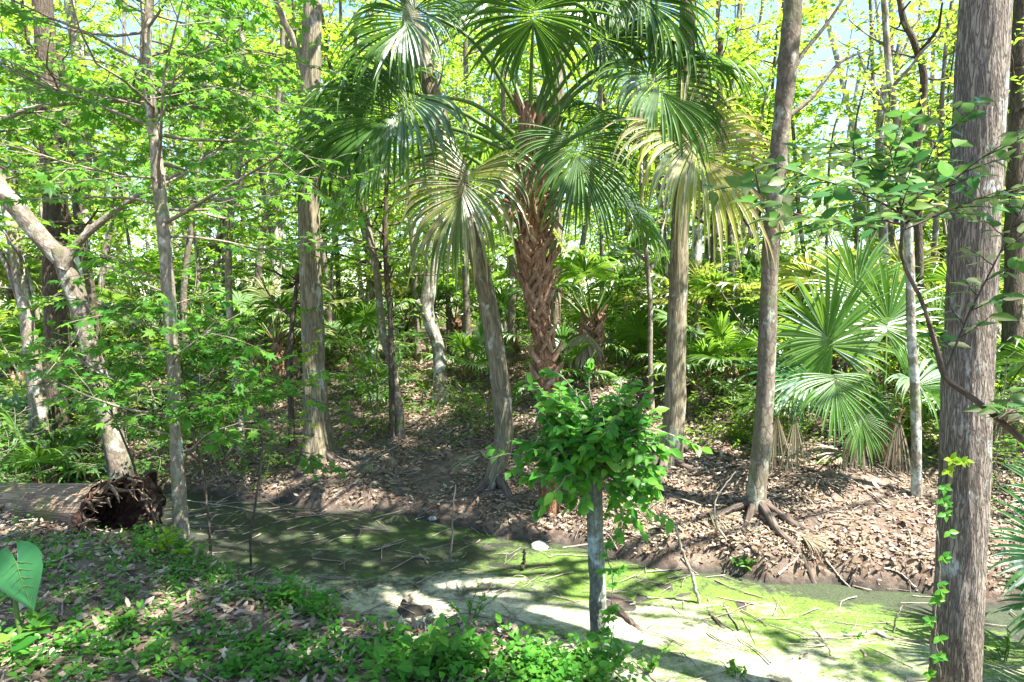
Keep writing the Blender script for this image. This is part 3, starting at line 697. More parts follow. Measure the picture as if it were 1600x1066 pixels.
# ------------------------------------------------------------------ palms
def fan(mb, hub, a, n, Rr, nseg=56, span=285, droop=.9, split=.48, steps=9, costa=.28, rj=.18, tipw=.05, cup=.25, mats=(0,), tipdroop=0.0):
    a = nrm(a); n = nrm(np.asarray(n, float) - a * np.dot(n, a)); s = np.cross(a, n)
    th = np.linspace(-span / 2, span / 2, nseg) * PI / 180 + R.normal(0, .022, nseg)
    c, si = np.cos(th), np.sin(th)
    d0 = c[:, None] * a + si[:, None] * s + n * cup * (1 - .6 * c[:, None]) + n * R.normal(0, .03, (nseg, 1))
    d0 = nrm(d0)
    ln = Rr * (.72 + .28 * np.cos(th * .5)) * (1 + R.normal(0, rj * .5, nseg))
    st = costa * Rr * np.clip(np.cos(th * .5), 0, 1) ** 3
    P = np.asarray(hub) + st[:, None] * a + (st ** 2 / Rr * -.9)[:, None] * np.array([0, 0, 1.])
    dth = math.radians(span / nseg)
    ts = np.linspace(0, 1, steps + 1)
    dr = droop * (1 + R.normal(0, .3, nseg) + .25 * np.abs(np.sin(th * .5)))
    brk = R.random(nseg) < .35
    rows = []; d = d0.copy(); p = P.copy()
    side0 = nrm(np.cross(n, d0))
    for k, t_ in enumerate(ts):
        if k:
            g = (max(0., t_ - .25) ** 1.3) * dr / steps * 6.0
            g = g + np.where(brk & (t_ > .55), .25 * dr, 0)
            d = nrm(d + g[:, None] * np.array([0, 0, -1.])); p = p + d * (ln / steps)[:, None]
        r = t_ * ln * .96 + .05 * Rr
        wj = r * dth * .66
        wmax = (split * ln + .05 * Rr) * dth * .66
        w_ = np.where(t_ <= split, wj, wmax * (1 - max(0., (t_ - split) / (1 - split)) ** 1.2 * (1 - tipw)))
        sd = nrm(side0 + .0 * d); sd = nrm(sd - d * np.sum(sd * d, 1, keepdims=True))
        nn = np.cross(d, sd)
        nn = np.where((np.sum(nn * n, 1) < 0)[:, None], -nn, nn)
        f = .45 * w_[:, None]
        rows.append(np.stack([p - sd * w_[:, None] + nn * f, p - nn * f * .6, p + sd * w_[:, None] + nn * f], 1))
    V = np.stack(rows, 1)   # nseg, steps+1, 3, 3
    ns = steps + 1
    V = V.reshape(-1, 3)
    b = (np.arange(nseg) * ns * 3)[:, None, None] + (np.arange(steps) * 3)[None, :, None] + np.arange(2)[None, None]
    F = np.stack([b, b + 1, b + 4, b + 3], -1).reshape(-1, 4)
    rn = np.repeat(np.clip(R.random(nseg) * .8 + .1 + R.normal(0, .05, nseg), 0, 1), ns * 3)
    mb.add(V, F, rn, None, 0, False)

def frond(t, base, hub, mid=None, a=None, n=None, Rr=1.0, mat='palm', pet=.022, label=None, **k):
    base, hub = np.array(base, float), np.array(hub, float)
    if mid is None: mid = (base + hub) / 2 + np.array([0, 0, .12 * np.linalg.norm(hub - base)])
    pp = smoothpath([base, mid, hub], 14)
    if a is None: a = nrm(hub - mid)
    if n is None: n = np.array([0, 0, 1.])
    mb = MB(); fan(mb, hub, a, n, Rr, **k)
    o = mb.build('frond', M[mat], t)
    if label: o['label'] = label
    mp = MB(); tube(mp, pp, np.linspace(pet * 1.5, pet * .6, 14), 6, R.random())
    q = mp.build('petiole', M['petiole' if mat != 'palm_dead' else 'dead_wood'], None, origin=np.array(t['_o'])); q.location = (0, 0, 0); q.parent = o
    return o

def boots(mb, P, rad, u0, u1, n, L=.32):
    m = len(P)
    for k in range(n):
        u = u0 + (u1 - u0) * (k + R.random() * .6) / n; q = u * (m - 1); i = min(int(q), m - 2)
        p = P[i] + (P[i + 1] - P[i]) * (q - i); r = np.interp(u, np.linspace(0, 1, len(rad)), rad)
        a = k * 2.399 + R.normal(0, .6); out = np.array([math.cos(a), math.sin(a), 0]); tan = np.array([-math.sin(a), math.cos(a), 0])
        l = L * R.uniform(.35, 1.5); tilt = R.uniform(.25, 1.2)
        for sg in (-1, 1):      # forked base: two legs meeting into one stub
            s = p + out * r * .8 + tan * sg * .07 + np.array([0, 0, -.05])
            e = p + out * (r * 1.15 + .02) + np.array([0, 0, l * .45])
            f = e + (out * tilt * .6 + np.array([0, 0, 1.]) * .8 + tan * R.normal(0, .2)) * l * .5
            pts = smoothpath([s, e, f], 6)
            tube(mb, pts, np.array([.03, .036, .034, .028, .022, .014]) * R.uniform(.8, 1.2), 6, R.random(), rough=.2, seed=k)

PY = 7.6; KS = 7.6 / 9
P = px_path([(858, 690), (855, 620), (852, 560), (843, 500), (836, 440), (834, 380), (832, 320), (829, 260), (828, 200), (828, 160)], PY, 60)
P[0, 2] = float(H(P[0, 0], P[0, 1])) - .1
rad = [.125, .118, .115, .12, .14, .155, .15, .125, .10, .07]
cp = thing('cabbage_palm', P[0], 'tall cabbage palm with shaggy reddish-brown trunk and drooping fan fronds in the middle', 'palm tree')
mb = MB(); rr = np.interp(np.linspace(0, 1, 60), np.linspace(0, 1, len(rad)), rad); tube(mb, P, rr, 26, .5, rough=.18, seed=2.); mb.build('trunk', M['palm_trunk'], cp)
mb = MB(); boots(mb, P, rad, .36, .9, 90, .29); mb.build('leaf_bases', M['husk'], cp)
mb = MB(); boots(mb, P, [.135] * 4, .12, .45, 26, .17); mb.build('leaf_bases', M['husk'], cp)
# loose fibres
mb = MB()
for k in range(70):
    i = R.integers(20, 56); a = R.random() * 6.28; o_ = np.array([math.cos(a), math.sin(a), 0])
    s = P[i] + o_ * .2; pts = wander(s, o_ * .7 + np.array([0, 0, R.normal(-.2, .8)]), R.uniform(.15, .5), 5, .4, -.15); tube(mb, pts, np.linspace(.006, .002, 5), 4, R.random(), cap=False)
mb.build('fibres', M['husk'], cp)
CT = at(828, 190, PY)
def cf(bpx, hpx, Yh, a, n, Rr, mat='palm', mid=None, **k):
    Yh = Yh * KS; Rr = Rr * KS; k['nseg'] = int(k.get('nseg', 50) * 1.5)
    b = at(bpx[0], bpx[1], PY) ; h = at(hpx[0], hpx[1], Yh)
    md = at(mid[0], mid[1], (PY + Yh) / 2) if mid else None
    return frond(cp, b, h, md, a, n, Rr, mat, .024, **k)
#        base        hub         Y     axis            normal          R
cf((828, 200), (833, 38), 8.4, (.05, -.35, .6), (0, -1, .15), 1.22, span=320, droop=.75, nseg=52, cup=.1)
cf((828, 205), (650, 12), 8.5, (-.35, -.3, -.55), (-.2, -.9, .5), 1.15, mid=(745, 70), droop=.9)
cf((826, 230), (655, 148), 8.2, (-.8, -.1, -.4), (-.1, -.9, .6), 1.6, mid=(745, 165), droop=.9, nseg=50, span=235)
cf((826, 250), (606, 130), 9.2, (-.9, .1, -.1), (0, -.3, 1), 1.35, mid=(730, 180), droop=1.1, nseg=50)
cf((826, 250), (560, 205), 9.0, (-.8, .0, -.35), (-.1, -.7, .6), 1.25, mid=(700, 200), droop=1.0, nseg=46)
cf((826, 300), (737, 265), 8.3, (-.35, -.25, -.75), (-.25, -1, .3), 1.30, 'palm_old', mid=(790, 262), droop=1.3, nseg=50, span=260, label='drooping frond with browned tips')
cf((832, 200), (934, 66), 9.2, (.45, .1, .3), (0, -.9, .5), 1.0, mid=(880, 130), droop=.8, nseg=46, span=300)
cf((832, 220), (1012, 112), 8.6, (.45, -.2, -.55), (.1, -.9, .5), 1.2, mid=(920, 130), droop=1.0, nseg=50)
cf((832, 210), (1035, 88), 9.3, (.85, .05, -.1), (0, -.3, 1), 1.35, mid=(930, 110), droop=1.1, nseg=50)
cf((832, 260), (1062, 206), 8.4, (.5, -.2, -.5), (.1, -.85, .5), 1.6, 'palm_yellow', mid=(930, 200), droop=1.2, nseg=70, span=270, label='old yellowing frond with brown shredded tips')
cf((832, 270), (893, 206), 8.2, (.25, -.25, -.85), (.15, -1, .3), 1.15, mid=(862, 215), droop=.7, nseg=54, span=230, cup=.1)
cf((832, 240), (880, 175), 9.8, (.4, .5, .0), (0, -.3, 1), 1.1, droop=1.1)
cf((828, 200), (765, 20), 9.7, (-.3, .4, .3), (-.2, -.7, .6), 1.1, mid=(790, 90), droop=.9)
cf((830, 200), (905, 0), 8.8, (.35, -.1, .1), (.1, -.8, .5), 1.0, mid=(865, 90), droop=1.0)
cf((830, 200), (985, -25), 8.8, (.5, -.1, -.4), (.1, -.8, .5), 1.15, mid=(900, 60), droop=1.2)
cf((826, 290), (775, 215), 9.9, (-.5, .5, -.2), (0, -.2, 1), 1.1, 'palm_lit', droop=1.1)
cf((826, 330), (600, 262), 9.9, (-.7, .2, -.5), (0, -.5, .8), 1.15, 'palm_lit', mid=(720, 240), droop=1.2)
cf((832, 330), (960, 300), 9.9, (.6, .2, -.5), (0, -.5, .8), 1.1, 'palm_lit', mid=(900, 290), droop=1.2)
for k, (x, y, l) in enumerate([(885, 300, 1), (870, 330, 1), (905, 320, 1), (760, 320, 1), (775, 300, 1), (790, 350, 1), (880, 360, 1), (755, 350, 1)]):
    mb = MB(); tube(mb, smoothpath([at(830, 330 + 8 * k, PY), at((830 + x) / 2, (y + 310) / 2, PY - .2), at(x, y, PY - .25)], 8), np.linspace(.035, .015, 8), 6, .5, rough=.1); mb.build('broken_petiole', M['husk'], cp)

def palmetto(name, label, loc, nf, H0, pet, Rr, mats, group=None, trunk=.25, tr=.10, hang=.25, skirt=4, amin=.15, seed=0):
    """young fan palm or palmetto: rosette of fan fronds"""
    t = thing(name, loc, label, 'palm', group); loc = np.array(loc, float)
    top = loc + np.array([0, 0, trunk])
    mb = MB(); tube(mb, smoothpath([loc - [0, 0, .1], loc + [.02, 0, trunk * .5], top + [0, 0, .1]], 12), np.linspace(tr * 1.1, tr * .7, 12), 12, .5, rough=.2, seed=seed)
    boots(mb, smoothpath([loc, top + [0, 0, .1]], 8), [tr], .1, 1, int(14 + trunk * 40), .2); mb.build('trunk', M['husk'], t)
    for k in range(nf):
        a = k * 2.399 + seed; e = amin + (1.25 - amin) * (k + .5) / nf + R.normal(0, .08)
        l = pet * R.uniform(.8, 1.2); d = np.array([math.cos(a) * math.cos(e), math.sin(a) * math.cos(e), math.sin(e)])
        hub = top + d * l; mid = top + d * l * .5 + np.array([0, 0, .08 * l])
        ax = nrm(d + np.array([0, 0, -hang - .3 * (1 - e)]))
        frond(t, top, hub, mid, ax, np.array([-.2 * math.cos(a), -.2 * math.sin(a), 1.]) , Rr * R.uniform(.85, 1.1), mats[k % len(mats)], .012, nseg=34, span=270, droop=R.uniform(.35, .8), steps=6, cup=.2)
    for k in range(skirt):
        a = R.random() * 6.28; d = np.array([math.cos(a), math.sin(a), 0])
        hub = top + d * .28 * pet + np.array([0, 0, -.02])
        frond(t, top, hub, None, d * .3 + np.array([0, 0, -1.]), d, Rr * .7, 'palm_dead', .01, nseg=22, span=120, droop=.8, steps=5, cup=.1)
    return t

# large young palm on the right, individually posed
base = gp(1378, 722); base[2] -= .02
t = thing('fan_palm', base, 'large bright green young fan palm with wide fronds, on the bank at the right', 'palm')
top = base + np.array([0, 0, .45]); YB = base[1]
mb = MB(); tube(mb, smoothpath([base - [0, 0, .1], base + [0, 0, .2], top], 12), np.linspace(.15, .12, 12), 14, .5, rough=.2)
boots(mb, smoothpath([base, top], 8), [.13], .1, 1, 50, .24); mb.build('trunk', M['husk'], t)
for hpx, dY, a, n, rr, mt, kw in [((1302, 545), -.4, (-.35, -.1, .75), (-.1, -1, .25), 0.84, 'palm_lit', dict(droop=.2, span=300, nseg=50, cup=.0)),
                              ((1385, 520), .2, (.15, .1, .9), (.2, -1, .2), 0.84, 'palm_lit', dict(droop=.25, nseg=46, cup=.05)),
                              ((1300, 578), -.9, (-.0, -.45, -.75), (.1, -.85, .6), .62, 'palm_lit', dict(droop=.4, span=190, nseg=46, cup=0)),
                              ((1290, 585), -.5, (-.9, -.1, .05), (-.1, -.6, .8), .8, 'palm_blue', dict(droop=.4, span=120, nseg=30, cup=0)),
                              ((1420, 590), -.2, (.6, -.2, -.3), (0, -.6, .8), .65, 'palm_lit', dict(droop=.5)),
                              ((1250, 620), .3, (-.8, .1, -.1), (0, -.4, 1), .7, 'palm', dict(droop=.6)),
                              ((1340, 470), .5, (0, .2, .9), (0, -1, .2), 0.8, 'palm_lit', dict(droop=.2)),
                              ((1450, 540), .5, (.6, .2, .5), (-.3, -1, .4), 0.8, 'palm', dict(droop=.3)),
                              ((1345, 640), -.6, (-.1, -.4, -.7), (0, -1, .5), .5, 'palm', dict(droop=.6)),
                              ((1410, 640), .5, (.4, .3, -.5), (0, -.5, .8), .6, 'palm_old', dict(droop=.9))]:
    frond(t, top, at(hpx[0], hpx[1], YB + dY), None, a, n, rr, mt, .017, **kw)
for x in (1215, 1243, 1340, 1405):
    frond(t, top, at(x, 615, YB - .2 + R.normal(0, .2)), None, (0, 0, -1), (0, -1, 0), .75, 'palm_dead', .012, nseg=20, span=36, droop=.5, cup=.05)
# palm cut by the right edge near the camera
b = at(1720, 1010, 4.6); b[2] = float(H(b[0], b[1]))
t = thing('fan_palm', b, 'blue-green fan palm reaching in from the right edge beside the furrowed trunk', 'palm')
top = b + np.array([0, 0, .35]); mb = MB(); tube(mb, smoothpath([b - [0, 0, .1], top], 8), [.12] * 8, 12, .5, rough=.2); mb.build('trunk', M['husk'], t)
for hp, dY, a, n, rr in [((1680, 860), -.1, (-.9, -.1, -.05), (0, -.7, .7), .55), ((1690, 800), .3, (-.75, .1, .5), (0, -.8, .6), .52), ((1675, 930), -.2, (-.85, -.2, -.35), (0, -.6, .8), .46), ((1720, 800), 0, (.3, 0, .8), (0, -1, .3), .6)]:
    frond(t, top, at(hp[0], hp[1], 4.6 + dY), None, a, n, rr, 'palm_blue', .014, nseg=34, span=230, droop=.25, cup=.05)

# palmettos in the understory: three prototypes copied
LM = [(-200, 'left edge'), (125, 'forked trunk'), (268, 'thin maple'), (488, 'flared trunk'), (685, 'twisted trunk'), (770, 'leaning trunk'), (850, 'cabbage palm'), (1060, 'mottled trunk'), (1200, 'sunlit slim trunk'), (1330, 'big fan palm'), (1428, 'lichen-spotted thin trunk'), (1515, 'furrowed trunk'), (1800, 'right edge')]
used = {}
def place_label(kind, px, dist):
    xs = [x for x, _ in LM]; i = max(0, min(len(xs) - 2, np.searchsorted(xs, px) - 1))
    a, b = LM[i], LM[i + 1]; u = (px - a[0]) / (b[0] - a[0])
    if i == 0: s = 'left of the forked trunk'
    elif i == len(xs) - 2: s = 'right of the furrowed trunk'
    elif u < .33: s = 'just right of the %s' % a[1]
    elif u > .67: s = 'just left of the %s' % b[1]
    else: s = 'between %s and %s' % (a[1], b[1])
    base = '%s, %s, %s' % (kind, dist, s)
    used[base] = used.get(base, 0) + 1
    if used[base] > 1: base = '%s %s, %s, %s' % (['', 'second', 'third', 'fourth', 'fifth', 'sixth'][used[base] - 1], kind, dist, s)
    return base
def gy_(px, Y): 
    x = (px - 800) / FPX * Y * 1.0
    return np.array([x, Y, float(H(x, Y)) - .03])
protos = []
spec = [(10, 0, .8, .62, ['palm', 'palm_lit'], .3), (12, 0, 1.0, .68, ['palm_lit', 'palm', 'palm_old'], .8), (9, 0, .6, .55, ['palm_lit'], .12)]
PL = [(925, 11.2, 1, 1.3, 'dark-trunked young palm'), (430, 12.5, 1, 1.0, 'spiky young palm'), (330, 12.0, 0, 1.0, 'fan palmetto'), (15, 9.6, 0, 1.0, 'fan palmetto'), (60, 8.9, 2, 1.0, 'low palmetto'),
      (1150, 9.6, 0, 1.0, 'fan palmetto'), (1120, 11.5, 1, 1.0, 'yellowish young palm'), (1245, 10.8, 1, 1.1, 'young palm'), (560, 13.5, 0, 1.1, 'fan palmetto'), (735, 12.3, 2, .9, 'low palmetto'),
      (240, 13.5, 1, 1.0, 'young palm'), (1000, 11.5, 2, 1.0, 'low palmetto'), (960, 15, 0, 1.1, 'fan palmetto'), (640, 15.5, 1, 1.1, 'young palm'), (520, 16.5, 0, 1.1, 'fan palmetto'), (800, 15, 0, 1.1, 'fan palmetto'),
      (1400, 11.5, 1, 1.15, 'young palm'), (1490, 9.8, 0, 1.0, 'fan palmetto'), (1560, 8.2, 0, 1.1, 'fan palmetto'), (1600, 10.5, 1, 1.0, 'young palm'), (1080, 14.5, 0, 1.2, 'fan palmetto'), (1310, 13.5, 0, 1.2, 'fan palmetto'),
      (160, 11.0, 0, 1.0, 'fan palmetto'), (380, 15, 0, 1.2, 'fan palmetto'), (100, 14.5, 1, 1.2, 'young palm'), (880, 11.0, 2, .9, 'low palmetto'), (1190, 14.5, 1, 1.1, 'young palm'), (710, 17, 1, 1.2, 'young palm'), (460, 18.5, 1, 1.2, 'young palm'), (1010, 18, 1, 1.3, 'young palm'), (280, 18, 1, 1.3, 'young palm'), (1240, 17.5, 1, 1.3, 'young palm'), (1450, 15, 1, 1.3, 'young palm'), (20, 13, 0, 1.2, 'fan palmetto'), (40, 17, 1, 1.3, 'young palm'), (590, 11.9, 2, .8, 'low palmetto'), (1095, 9.9, 2, .9, 'low palmetto')]
done = {}
for (px, Y, k, s, kind) in PL:
    dist = 'near bank top' if Y < 12.1 else ('middle distance' if Y < 15 else 'deep in wood')
    lab = place_label(kind, px, dist); loc = gy_(px, Y)
    if k not in done:
        nf, h0, pet, rr, mts, tr = spec[k]
        done[k] = palmetto('palmetto', lab, loc, nf, h0, pet, rr, mts, 'palmettos of the understory', tr, seed=k * 1.7)
        done[k].scale = (s, s, s)
    else:
        dup(done[k], loc, R.random() * 6.28, s, lab, 'palmettos of the understory')

# ------------------------------------------------------------------ understory shrubs and background trees (prototypes + copies)
def bg_tree(name, label, loc, h, nb, L, ntw, nl, size, lm, bm, r=.09, t0=.12, group=None, T=T_OV, stems=1):
    t = thing(name, loc, label, 'tree' if h > 4 else 'shrub', group); loc = np.array(loc, float)
    mt, ml = MB(), MB(); mw = Wood(ml)
    for s in range(stems):
        P = wander(loc - [0, 0, .1], (R.normal(0, .12 if stems == 1 else .5), R.normal(0, .12 if stems == 1 else .5), 1), h * (1 if s == 0 else .8), 14, .09, .05)
        P = smoothpath(P, 36); tube(mt, P, np.linspace(r, r * .2, 36) * (1 + .5 * np.exp(-np.arange(36) / 1.5)), 10, .5, rough=.15, seed=R.random() * 50)
        foliate(mw, ml, P, t0, .85 if h > 4 else 1, nb // stems, L, ntw, nl, size, T, .3, r * .3, .5)
    mt.build('trunk', M[bm], t); ml.build('crown', [M[lm], M[bm]], t)
    return t
TR = [(11, 32, 2.5, 9, 20, .13, 'leaf_far', 'bark_thin', .09, .18), (13, 32, 2.7, 9, 20, .13, 'leaf_far', 'bark_pale', .12, .25), (8, 26, 2.0, 8, 18, .12, 'leaf_mid', 'bark_thin', .06, .12),
      (10, 28, 2.3, 8, 18, .12, 'leaf_yellow', 'bark_dark', .08, .2), (14, 34, 2.9, 8, 20, .13, 'leaf_far', 'bark_dark', .11, .3), (12, 9, 1.3, 6, 12, .12, 'leaf_far', 'bark_mid', .075, .4)]
TL = [(155, 13.5, 5), (225, 14.5, 5), (290, 13, 5), (345, 15, 5), (405, 13.5, 5), (440, 16, 5), (515, 14, 5), (535, 17, 5), (585, 15, 5), (655, 14.5, 5), (705, 15.5, 5), (735, 13.5, 5), (795, 14, 5), (905, 14, 5), (945, 15.5, 5), (975, 13.5, 5), (1035, 13, 5), (1100, 15, 5), (1150, 13, 5), (1175, 16, 5), (1260, 14, 5), (1290, 16, 5), (1350, 13.5, 5), (1400, 15.5, 5), (1460, 13, 5), (10, 14, 5), (1550, 13, 5), (40, 16, 0), (180, 15.5, 3), (210, 20, 1), (300, 14, 2), (320, 18, 4), (400, 17, 3), (455, 21, 1), (530, 15.5, 2), (560, 19, 0), (640, 17.5, 3), (720, 20, 4), (745, 15, 2), (810, 18, 3), (900, 19, 1), (950, 16, 3), (1010, 20.5, 4),
      (1035, 15, 2), (1130, 17, 3), (1160, 21, 1), (1180, 14, 2), (1280, 17, 3), (1300, 22, 2), (1370, 18, 2), (1460, 17, 3), (1480, 13.5, 2), (1560, 15, 0), (1600, 19, 3), (-60, 13, 2), (-30, 19, 4), (100, 22, 0), (260, 23, 3), (620, 23, 1), (860, 23, 0), (1090, 24, 3), (1420, 23, 2), (1540, 22, 2), (1655, 14, 2), (500, 24, 4), (380, 24, 0), (780, 25, 1), (960, 25, 4), (1200, 25, 0)]
names = ['slender leafy tree', 'pale-trunked tree', 'low bushy tree', 'yellow-green tree', 'dark tall tree', 'bare-stemmed thin tree']
done = {}
for px, Y, k in TL:
    dist = 'middle distance' if Y < 16 else ('well back' if Y < 20 else 'far back')
    lab = place_label(names[k], px, dist); loc = gy_(px, Y)
    if k not in done: done[k] = bg_tree('forest_tree', lab, loc, *TR[k], group='trees of the wood behind'); done[k].rotation_euler = (0, 0, 0)
    else: dup(done[k], loc, R.random() * 6.28, R.uniform(.85, 1.15) * (.62 if 120 < px < 230 or 1280 < px < 1400 else 1), lab, 'trees of the wood behind')
SH = [(1.6, 12, .7, 6, 10, .085, 'leaf_maple', 'bark_thin', .018, .15, T_MAP), (2.6, 16, .9, 6, 12, .08, 'leaf_far', 'bark_thin', .025, .2, T_OV), (.9, 9, .45, 5, 9, .06, 'leaf_mid', 'bark_thin', .01, .1, T_OV)]
SL = [(330, 9.6, 0), (390, 9.3, 2), (545, 9.9, 2), (250, 9.9, 1), (200, 9.2, 0), (120, 9.5, 2), (590, 11, 0), (720, 10.6, 2), (1000, 12.5, 1), (1110, 9.2, 2), (1150, 8.6, 2), (1085, 11, 1), (1270, 9.5, 1), (1330, 12, 1), (1440, 9.5, 0), (1480, 8.6, 1), (1550, 7.5, 0), (30, 8.9, 0), (40, 11.5, 1), (880, 13.5, 1), (1200, 12.5, 1), (1400, 8.4, 2), (1600, 7.0, 2), (-20, 7.9, 0), (760, 9.8, 2), (1240, 7.8, 2)]
names = ['broad-leaved shrub', 'tall leafy shrub', 'small seedling shrub']; done = {}
for px, Y, k in SL:
    dist = 'on the bank' if Y < 10 else ('behind the bank' if Y < 12.5 else 'farther back')
    lab = place_label(names[k], px, dist); loc = gy_(px, Y)
    if k not in done:
        q = SH[k]; done[k] = bg_tree('shrub', lab, loc, *q[:10], group='shrubs of the understory', T=q[10], stems=3)
    else: dup(done[k], loc, R.random() * 6.28, R.uniform(.8, 1.15), lab, 'shrubs of the understory')

# far wood as one mass
ml = MB(); cs = []
gaps = GAPS
while len(cs) < 1250:
    y = R.uniform(25, 50); x = R.uniform(-1, 1) * (.9 * y + 4); z = 20 * R.random() ** 1.35 + .2
    p = np.array([x, y, z]); u, v = proj(p)
    if any((u - a) ** 2 + (v - b) ** 2 < (c + 12) ** 2 for a, b, c in gaps): continue
    cs.append(p)
for c in cs:
    n = 190; q = rv(n); q = q / np.linalg.norm(q, axis=1, keepdims=True) * (R.random((n, 1)) ** .45) * np.array([1.5, 1.5, .9])
    leaves(ml, c + q, rv(n), np.array([0, 0, 1.]) + rv(n, .7), R.uniform(.13, .24, n), T_DIA, np.clip(R.random() * .6 + R.random(n) * .4, 0, 1))
for k in range(90):
    y = R.uniform(24, 45); x = R.uniform(-1, 1) * (.85 * y + 2); r = R.uniform(.08, .2)
    P = smoothpath(wander([x, y, -.3], (R.normal(0, .08), 0, 1), 16, 8, .05), 14); tube(ml, P, np.linspace(r, r * .5, 14), 7, R.random(), mat=1, cap=False, rough=.1)
tag(ml.build('distant_wood', [M['leaf_far'], M['bark_pale']]), 'bright mass of far leaves and trunks closing the view behind all trees', 'woodland', kind='stuff')

# ------------------------------------------------------------------ near branches in the upper right
def spray(mw, ml, bp, nsub, L, nl, size, T=T_OV2, mat=0, side=1.0, down=.1):
    tw = []
    m = len(bp)
    for k in range(nsub):
        q = (.15 + .85 * k / max(nsub - 1, 1)) * (m - 1); i = min(int(q), m - 2); p = bp[i] + (bp[i + 1] - bp[i]) * (q - i); ax = nrm(bp[i + 1] - bp[i])
        sd = nrm(np.cross(ax, [0, 0, 1.])) * (1 if k % 2 else -1)
        tp = wander(p, ax * .6 + sd * .9 + np.array([0, 0, -down]), L * R.uniform(.7, 1.2), 5, .1, -.03)
        tube(mw, tp, np.linspace(.0035, .0015, 5), 4, .5, cap=False); tw.append(tp)
    P, D, N = twig_leaves(tw, nl, size, .9, down)
    leaves(ml, P, D, N, size * R.uniform(.7, 1.2, len(P)), T)
YN = 2.9
P = px_path([(1680, 760), (1600, 690), (1530, 630), (1478, 590), (1462, 540), (1440, 470), (1415, 420), (1408, 385), (1412, 350)], YN, 50)
b0 = P[0].copy(); g0 = np.array([b0[0] + .25, b0[1], float(H(b0[0] + .25, b0[1]))])
t = thing('boxelder_sapling', g0, 'dark crooked near branch with feathery green leaflets crossing the furrowed trunk', 'sapling')
mb = MB(); tube(mb, np.vstack([smoothpath([g0, (g0 + b0) / 2 + [.1, 0, 0], b0], 12)[:-1], P]), np.concatenate([np.linspace(.024, .0165, 11), np.linspace(.016, .006, 50)]), 12, .5, rough=.2, seed=4.); mb.build('trunk', M['bark_dark'], t)
for bp, dy in [([(1412, 350), (1400, 330), (1340, 300), (1280, 280), (1220, 262)], 0), ([(1412, 352), (1430, 290), (1455, 240), (1480, 180)], .3), ([(1412, 352), (1400, 280), (1390, 230)], .1), ([(1415, 350), (1470, 300), (1530, 250), (1610, 200)], .25),
               ([(1415, 358), (1480, 330), (1560, 300), (1640, 290)], .1), ([(1412, 352), (1360, 340), (1310, 345), (1230, 330), (1170, 290)], -.1), ([(1475, 588), (1510, 500), (1560, 400), (1600, 320)], .1), ([(1412, 352), (1390, 300), (1350, 250), (1300, 230)], .2), ([(1560, 655), (1590, 640), (1640, 650)], -.2)]:
    B = px_path(bp, YN + dy, 16); mw, ml = MB(), MB(); tube(mw, B, np.linspace(.006, .002, 16), 6, .5, cap=False)
    spray(mw, ml, B, 12, .24, 6, .095, T_OV2)
    o = mw.build('branch', M['bark_dark'], t); q = ml.build('foliage', M['leaf_near'], None, origin=np.array(t['_o'])); q.location = (0, 0, 0); q.parent = o
# maple sprays near left (saplings on the near bank by the log)
for k, (bx, by, pts, lab) in enumerate([(330, 880, [(330, 860), (320, 760), (300, 660), (280, 560), (250, 500)], 'leafy maple sapling whose sprays cross in front of the thin maple trunk'),
                                        (200, 860, [(200, 850), (215, 760), (190, 680), (150, 600), (120, 560)], 'small maple sapling growing out beside the hollow end of the log'),
                                        (400, 860, [(390, 850), (400, 780), (410, 690), (390, 610), (400, 560)], 'maple sapling with hanging leaves over the left end of the creek')]):
    Yk = 5.0 + .15 * k; P = px_path(pts, Yk, 24); P[0, 2] = float(H(P[0, 0], P[0, 1])) - .05
    t = thing('maple_sapling', P[0], lab, 'sapling'); mb = MB(); tube(mb, P, np.linspace(.012, .004, 24), 7, .5, rough=.1); mb.build('trunk', M['bark_dark'], t)
    ml = MB(); mw = Wood(ml); foliate(mw, ml, P, .45, 1, 8, .6, 6, 8, .12, T_MAP, .05, .006, .28, droop=.3); ml.build('crown', [M['leaf_maple'], M['bark_dark']], t)
# upper-left overhanging spray
P = px_path([(-140, 520), (-120, 360), (-60, 240), (20, 180), (120, 160), (220, 160), (330, 170)], 5.6, 40); g0 = np.array([P[0][0], P[0][1], float(H(P[0][0], P[0][1]))])
t = thing('maple_sapling', g0, 'maple arching in from the left edge, its leaves crossing the dark trunk', 'sapling')
mb = MB(); tube(mb, np.vstack([g0[None], P]), np.concatenate([[.05], np.linspace(.045, .006, 40)]), 9, .5, rough=.1); mb.build('trunk', M['bark_thin'], t)
ml = MB(); mw = Wood(ml); foliate(mw, ml, P, .3, 1, 28, 1.1, 7, 9, .125, T_MAP, .1, .012, .4, droop=.3, keep=open_sky); ml.build('crown', [M['leaf_maple'], M['bark_thin']], t)

# ------------------------------------------------------------------ vines on trunks
def creeper(label, pts, Y, nleaf, size, mat='leaf_bush', jig=.02, T=T_OV2):
    P = px_path(pts, Y, 40); P = P + R.normal(0, .004, P.shape)
    t = thing('creeper_vine', P[0], label, 'vine'); mb, ml = MB(), MB(); tube(mb, P, .0035, 5, .5, cap=False)
    for k in range(nleaf):
        p = P[R.integers(0, 40)] + R.normal(0, jig, 3) * [1, .3, 1]; c = R.integers(3, 6)
        st = nrm(np.array([R.normal(0, 1), -.8, R.normal(0, .5)])) * size * .6
        tube(mb, smoothpath([p, p + st], 3), .0015, 3, .5, cap=False)
        a = R.random() * .8
        for j in range(c):
            th = a + (j - (c - 1) / 2) * 1.0; d = np.array([math.sin(th), -.25, -math.cos(th) * .8 + .2])
            leaves(ml, (p + st)[None], d[None], np.array([[0, -1, .6]]) + R.normal(0, .25, (1, 3)), size * R.uniform(.7, 1.1), T)
    mb.build('stem', M['bark_thin'], t); ml.build('leaves', M[mat], t)
